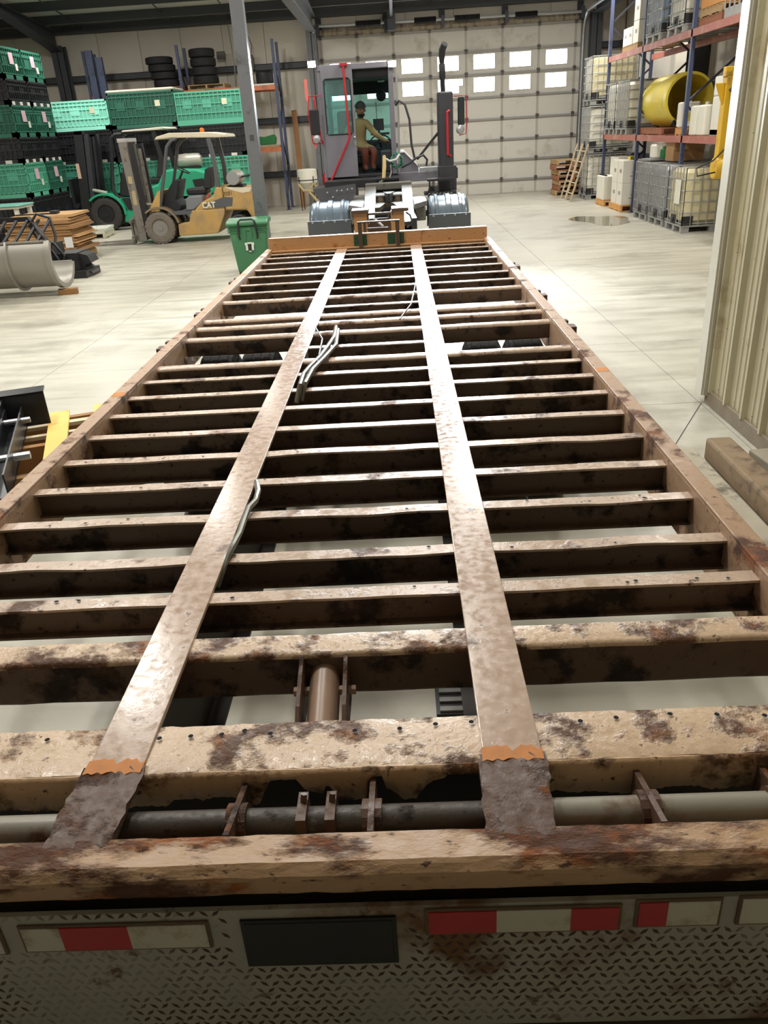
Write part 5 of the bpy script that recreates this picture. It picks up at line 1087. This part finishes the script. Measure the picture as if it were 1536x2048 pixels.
def ibc(cx, cy, z, tint, label, dense=False, plate=False, group='caged plastic totes along the right wall'):
    t = thing('liquid_tote', label, 'tote', (cx, cy, z), 0, group)
    def p(nm, key, m):
        kk = (key, m.name)
        if kk not in IBT:
            me = IB[key].copy(); me.materials.clear(); me.materials.append(m); IBT[kk] = me
        return part(nm, IBT[kk], m, t)
    p('cage', 'dense' if dense else 'cage', m_cage); p('top_strap', 'top', m_cage); p('bottle', 'bottle', TINT[tint]); p('fill_cap', 'cap', m_darkp)
    p('pallet_base', 'pal', m_plas); p('outlet_valve', 'val', m_darkp); p('corner_guard', 'corner', m_darkp)
    if plate: part('label_plate', MB().box(-.614,-.606,-.28,.02,.50,.92), m_whitep, t)
    return t
ibc(6.12, 15.98, 0, 'cream', 'cream caged tote on the floor with a white label plate, nearest the puddle side', plate=True)['label'] = 'yellowed cream tote on the floor with a white label plate'
ibc(6.12, 17.13, 0, 'grey', 'grey tote on the floor between the cream tote and another grey tote', True)
ibc(6.12, 18.26, 0, 'grey', 'grey tote on the floor beside the stacked white cartons', True)
ibc(6.1, 13.2, 0, 'white', 'white tote on the floor partly hidden behind the ribbed wall', True)
for k, (z, c) in enumerate(((0, 'white'), (1.17, 'white'), (2.34, 'cream'))):
    ibc(6.08, 23.85, z, c, ['lowest tote of the three-high stack behind the ladders', 'middle tote of the three-high stack behind the ladders', 'topmost yellowish tote of the three-high stack by the door'][k], k == 1)
ibc(6.3, 22.15, 1.64, 'white', 'white tote on the lower shelf at the end nearest the door'); ibc(6.3, 20.98, 1.64, 'white', 'white tote on the lower shelf next to the yellow tank', True)
ibc(6.3, 18.95, 3.38, 'blue', 'bluish tote on the upper shelf above the yellow tank', True); ibc(6.3, 17.5, 3.38, 'white', 'white tote on the upper shelf beside the orange crate')
# yellow tank, open end towards the camera
Tk = thing('poly_tank', 'large yellow plastic tank lying open on the lower shelf', 'tank', (6.28, 19.0, 1.77))
m_yt = M('tank_yellow', (226,204,70), .4, var=.08, vs=2, dirt=(206,192,120), dirt_amt=.3, dirt_scale=2)
prof = [(-1.0,.44),(-1.0,.49),(-.9,.50)]
for k in range(8): prof += [(-.85+.1*k,.50),(-.82+.1*k,.485),(-.78+.1*k,.50)]
prof += [(.6,.50),(.85,.46),(.95,.3),(.97,.001)]
mbk = MB().lathe((0,0,.51), (0,1,0), prof+[], 36); mbk.f = [f for f in mbk.f if len(f) == 4]; mbk.m = [0]*len(mbk.f)
inner = MB().lathe((0,0,.51), (0,1,0), [(-1.0,.44),(-.9,.455),(.6,.46),(.9,.25),(.92,.001)], 36); inner.f = [f for f in inner.f if len(f) == 4]; inner.m = [0]*len(inner.f)
part('shell', mbk, m_yt, Tk, smooth=True); part('inner_wall', inner, m_yt, Tk, smooth=True)
part('outlet_fitting', MB().tube([(-.2,-.9,.06),(-.3,-1.1,.12),(-.36,-1.15,.05)], .03, 8), m_darkp, Tk)
make_pallet((6.28, 19.0, 1.64), 1.0, 1.9, 'reddish wooden pallet under the yellow tank', 'pallets on the right rack', m_wood2, nb=9)
# white jug boxes, bottle and cooler
gj = 'white plastic jugs on the lower shelf'
make_pallet((6.25, 16.95, 1.64), .9, .6, 'orange-brown wooden pallet beside the yellow tank on the lower shelf', 'pallets on the right rack', M('pallet_orange', (206,150,84), .7, var=.12))
def jug(x, y, z, w_, d, h, lab):
    t = thing('plastic_jug', lab, 'jug', (x, y, z), 0, gj)
    part('body', MB().rbox(-w_/2, w_/2, -d/2, d/2, 0, h, .05), m_whitep, t, smooth=True); part('cap', MB().lathe((0,0,h), (0,0,1), [(0,.04),(.05,.04),(.055,.02)], 12), m_whitep, t)
    part('yellow_label', MB().box(-.05, .05, -d/2-.003, -d/2, h*.25, h*.6), m_yt, t)
jug(5.95, 17.0, 1.775, .36, .3, .44, 'narrow white jug standing on the orange-brown pallet')
jug(6.0, 16.15, 1.64, .5, .36, .5, 'large white jug with yellow label on the lower shelf')
jug(6.0, 15.75, 1.64, .5, .36, .5, 'white jug between the labelled jug and the slatted cooler')
jug(6.35, 16.1, 2.14, .22, .2, .30, 'small white bottle standing on top of the jugs') if False else None
t = thing('evaporative_cooler', 'white cooler with grey louvred sides on the lower shelf', 'cooler', (6.3, 14.95, 1.64))
part('housing', MB().box(-.5,.5,-.42,.42,.62,.92).box(-.5,-.38,-.42,.42,0,.62), m_whitep, t, bevel=.02)
part('core', MB().box(-.38,.48,-.40,.40,.10,.62), M('cooler_grey', (104,106,110), .6), t); part('base', MB().box(-.5,.5,-.42,.42,0,.10), m_plas, t)
for k in range(7): part('louvre', MB().box(-.36+.12*k,-.30+.12*k,-.42,-.40,.12,.62), M('louvre_grey', (140,142,146), .5), t)
for k in range(4): part('louvre_rail', MB().tube([(-.38,-.43,.2+.11*k),(.48,-.43,.2+.11*k)], .008, 5), m_galv, t)
part('badge', MB().box(-.3,-.15,-.424,-.42,.80,.83), m_darkp, t)
# upper shelf
make_pallet((6.28, 21.0, 3.38), 1.0, 1.3, 'wooden pallet under the white cartons on the upper shelf', 'pallets on the right rack', m_wood)
m_box = M('white_carton', (220,216,204), .6, var=.04); m_boxt = M('carton_tape', (150,140,128), .6)
def carton(x, y, z, w_, d, h, lab, grp, handle=True):
    t = thing('white_carton', lab, 'carton', (x, y, z), 0, grp)
    part('box', MB().box(-w_/2, w_/2, -d/2, d/2, 0, h), m_box, t, bevel=.006); part('tape', MB().box(-w_/2, w_/2, -.025, .025, h, h+.002), m_boxt, t)
    if handle: part('hand_hole', MB().prism([(.0+.06*math.cos(a*PI/6), h*.78+.045*math.sin(a*PI/6)) for a in range(7)], -d/2-.003, -d/2, 'y'), m_darkp, t); part('print', MB().box(-.09,.09,-d/2-.002,-d/2,h*.45,h*.48).box(-.12,.1,-d/2-.002,-d/2,h*.28,h*.33), m_boxt, t)
    part('side_print', MB().box(-w_/2-.002,-w_/2,-.1,.06,h*.45,h*.62), m_boxt, t)
    return t
gU = 'white cartons on the upper shelf'; gF = 'white cartons on the floor'
for k, (y, z, lab) in enumerate(((20.62, 3.51, 'lower white carton nearest the blue tote on the upper shelf'), (20.62, 3.95, 'topmost white carton on the upper shelf'), (21.1, 3.51, 'middle lower white carton on the upper shelf'), (21.5, 3.51, 'lower white carton nearest the door on the upper shelf'))):
    carton(6.1, y, z, .6, .44 if y < 21 else .38, .43 if y < 21 else .36, lab, gU)
make_pallet((6.28, 15.9, 3.38), 1.0, 1.1, 'red-brown pallet at the bottom of the pile under the orange crate', 'pallets on the right rack', m_wood2); make_pallet((6.28, 15.9, 3.515), 1.0, 1.05, 'pale wooden pallet directly under the orange crate', 'pallets on the right rack', m_wood)
single('orange_crate', MB().box(-.5, .5, -.5, .5, 0, .7), M('crate_orange', (196,136,70), .7, var=.1, vs=4), 'orange-brown crate at the top edge on the upper shelf', 'crate', (6.28, 15.9, 3.65), bevel=.01)
t = thing('hose_cage', 'open wire cage of black hoses on the upper shelf', 'cage', (6.28, 14.5, 3.38))
part('base', MB().box(-.55,.55,-.6,.6,0,.14), m_plas, t); 
for k in range(7): part('cage_bar', MB().tube([(-.55,-.6+.2*k,.12),(-.55,-.6+.2*k,.5)], .014, 5), m_cage, t)
for z in (.3, .5): part('cage_rail', MB().tube([(-.55,-.6,z),(.55,-.6,z),(.55,.6,z),(-.55,.6,z)], .014, 5, closed=True), m_cage, t)
for k in range(3): part('hose_coil', MB().tube([(.1*k-.1+.36*math.cos(a*PI/10), .42*math.sin(a*PI/10), .2+.09*k) for a in range(20)], .05, 8, closed=True), m_blk, t, smooth=True)
# cartons on the floor
make_pallet((5.98, 20.35, 0), .95, 1.1, 'light wooden pallet under the two-tier white cartons', 'pallets on the floor right', M('pallet_orange', (206,150,84), .7, var=.12), H_=.14)
for i, (y, nm) in enumerate(((20.12, 'near'), (20.62, 'far'))):
    for k in range(2): carton(5.83, y, .142+.482*k, .58, .47, .48, f'{["lower","upper"][k]} {nm} white carton with hand hole on the floor pallet', gF)
make_pallet((5.95, 21.75, 0), .95, .9, 'light wooden pallet under the farther floor cartons', 'pallets on the floor right', M('pallet_orange', (206,150,84), .7, var=.12), H_=.14)
for k in range(4):
    jt = thing('white_canister', f'white canister, {["first","second","third","fourth"][k]} of the row on the farther pallet', 'canister', (5.62, 21.46+.19*k, .142), 0, 'white canisters in a row')
    part('body', MB().rbox(-.15,.15,-.09,.09,0,.56,.03), m_box, jt, smooth=True); part('cap', MB().lathe((-.08,0,.56), (0,0,1), [(0,.03),(.03,.03),(.034,.015)], 10), m_darkp, jt)
tc_ = carton(5.98, 21.75, .142, .36, .8, .98, 'tall white carton with purple print behind the canisters', gF, False)
part('purple_print', MB().box(-.184, -.181, -.2, .1, .62, .68), M('print_purple', (120,60,130), .6), tc_)
t = thing('cordless_tool', 'yellow and black tool lying on top of the floor cartons', 'tool', (5.85, 20.3, 1.108)); part('grip', MB().bar((-.15,-.25,.04),(.1,.2,.05),.06,.06), m_yt, t); part('motor', MB().rbox(-.02,.2,.1,.36,0,.13,.04), m_blk, t)
# odds and ends on top of the totes
t = thing('engine_pump', 'grey and green engine pump on top of the grey totes', 'pump', (5.92, 18.25, 1.17))
part('base', MB().box(-.35,.3,-.3,.3,0,.03), m_galv, t); part('engine', MB().rbox(-.25,.1,-.2,.15,.03,.3,.06), m_whitep, t, smooth=True); part('bottle', MB().lathe((-.05,-.24,.03), (0,0,1), [(0,.08),(.16,.08),(.22,.03)], 14), M('bottle_green', (40,110,60), .4), t); part('volute', MB().lathe((.12,-.1,.17), (0,-1,0), [(0,.13),(.1,.14),(.14,.06)], 16), m_plas, t, smooth=True)
t = thing('cardboard_box', 'brown cardboard box on top of the middle grey tote', 'box', (6.1, 17.45, 1.17)); part('carton', MB().box(-.3,.3,-.25,.25,0,.33), m_card[1], t); part('flap', MB().box(-.3,.3,-.27,-.25,.2,.34), m_card[1], t)
# yellow hoist
H = thing('jib_hoist', 'yellow jib hoist with a motor end in front of the totes', 'hoist', (7.1, 13.95, 0))
m_hy = M('hoist_yellow', (214,170,40), .45, var=.08, dirt=(150,120,50), dirt_amt=.25)
wpart('column', MB().box(7.0,7.2,13.85,14.05,0,2.75), m_hy, H); wpart('base_plate', MB().box(6.9,7.3,13.75,14.15,0,.02), m_hy, H)
wpart('boom', MB().box(5.42,7.0,13.88,14.02,2.50,2.64), m_hy, H, bevel=.01)
wpart('hanging_arm', MB().box(5.44,5.62,13.86,14.04,1.30,2.50).prism([(5.30,2.42),(5.44,2.42),(5.44,2.1)], 13.92, 13.98, 'y'), m_hy, H, bevel=.01)
wpart('motor', MB().lathe((5.42,13.95,1.20), (1,0,0), [(0,.06),(0,.16),(.02,.17),(.5,.17),(.5,.05)], 20), m_hy, H, smooth=True)
wpart('bracket', MB().box(5.5,5.6,13.9,14.0,2.25,2.5).tube([(5.5,13.85,2.3),(5.66,13.85,2.45)], .03, 6), m_blk, H)
wpart('cable', MB().tube([(5.55,13.84,1.5),(5.35,13.8,1.32),(5.1,13.8,1.22),(5.12,13.8,1.10),(5.42,13.85,1.14)], .012, 6), m_blk, H, smooth=True)
# ladders and pallets by the door
m_lad = M('ladder_wood', (186,168,138), .7, var=.12, vs=6)
for k, (ya, yb, lab) in enumerate(((24.45, 23.85, 'pale ladder leaning nearest the overhead door'), (23.75, 23.1, 'pale ladder leaning nearest the white cartons'))):
    L_ = thing('ladder', lab, 'ladder', (5.05, (ya+yb)/2, 0), 0, 'ladders leaning on the totes')
    for y in (ya, yb): wpart('rail', MB().bar((5.0,y,0),(5.42,y,1.42),.03,.07,(0,1,0)), m_lad, L_)
    for q in range(5): z = .2+.26*q; wpart('rung', MB().tube([(5.0+.42*z/1.42,ya,z),(5.0+.42*z/1.42,yb,z)], .016, 6), m_lad, L_)
pn = ['lowest', 'second', 'third', 'fourth', 'fifth', 'sixth', 'topmost']; rp_ = random.Random(9)
for k in range(7): make_pallet((5.5+rp_.uniform(-.07,.07), 25.7+rp_.uniform(-.05,.05), .139*k), 1.0, 1.1, f'{pn[k]} worn brown pallet in the stack beside the overhead door', 'pallet stack by the door', [m_wood, m_wood2][k % 2], rp_.uniform(-.06,.06), .136)
# puddle
P = []
for k in range(28):
    a = 2*PI*k/28; r = 1+.18*math.sin(3*a+1)+.1*math.sin(5*a); P.append((.55*r*math.cos(a), 1.0*r*math.sin(a)))
single('puddle', MB().prism(P, 0, .002, 'z'), M('water_on_concrete', (120,114,98), .06, spec=.6), 'thin dark puddle on the floor in front of the grey totes', 'puddle', (4.75, 18.4, .0005), .2)
t = thing('floor_grate', 'small dark metal grate on the floor under the trailer', 'grate', (.385, 2.48, 0)); part('frame', MB().box(-.075,.075,-.11,.11,0,.01), m_blk, t)
for k in range(4): part('bar', MB().box(-.06,.06,-.1+.055*k,-.075+.055*k,.01,.02), M('grate_bar', (120,120,116), .5), t)
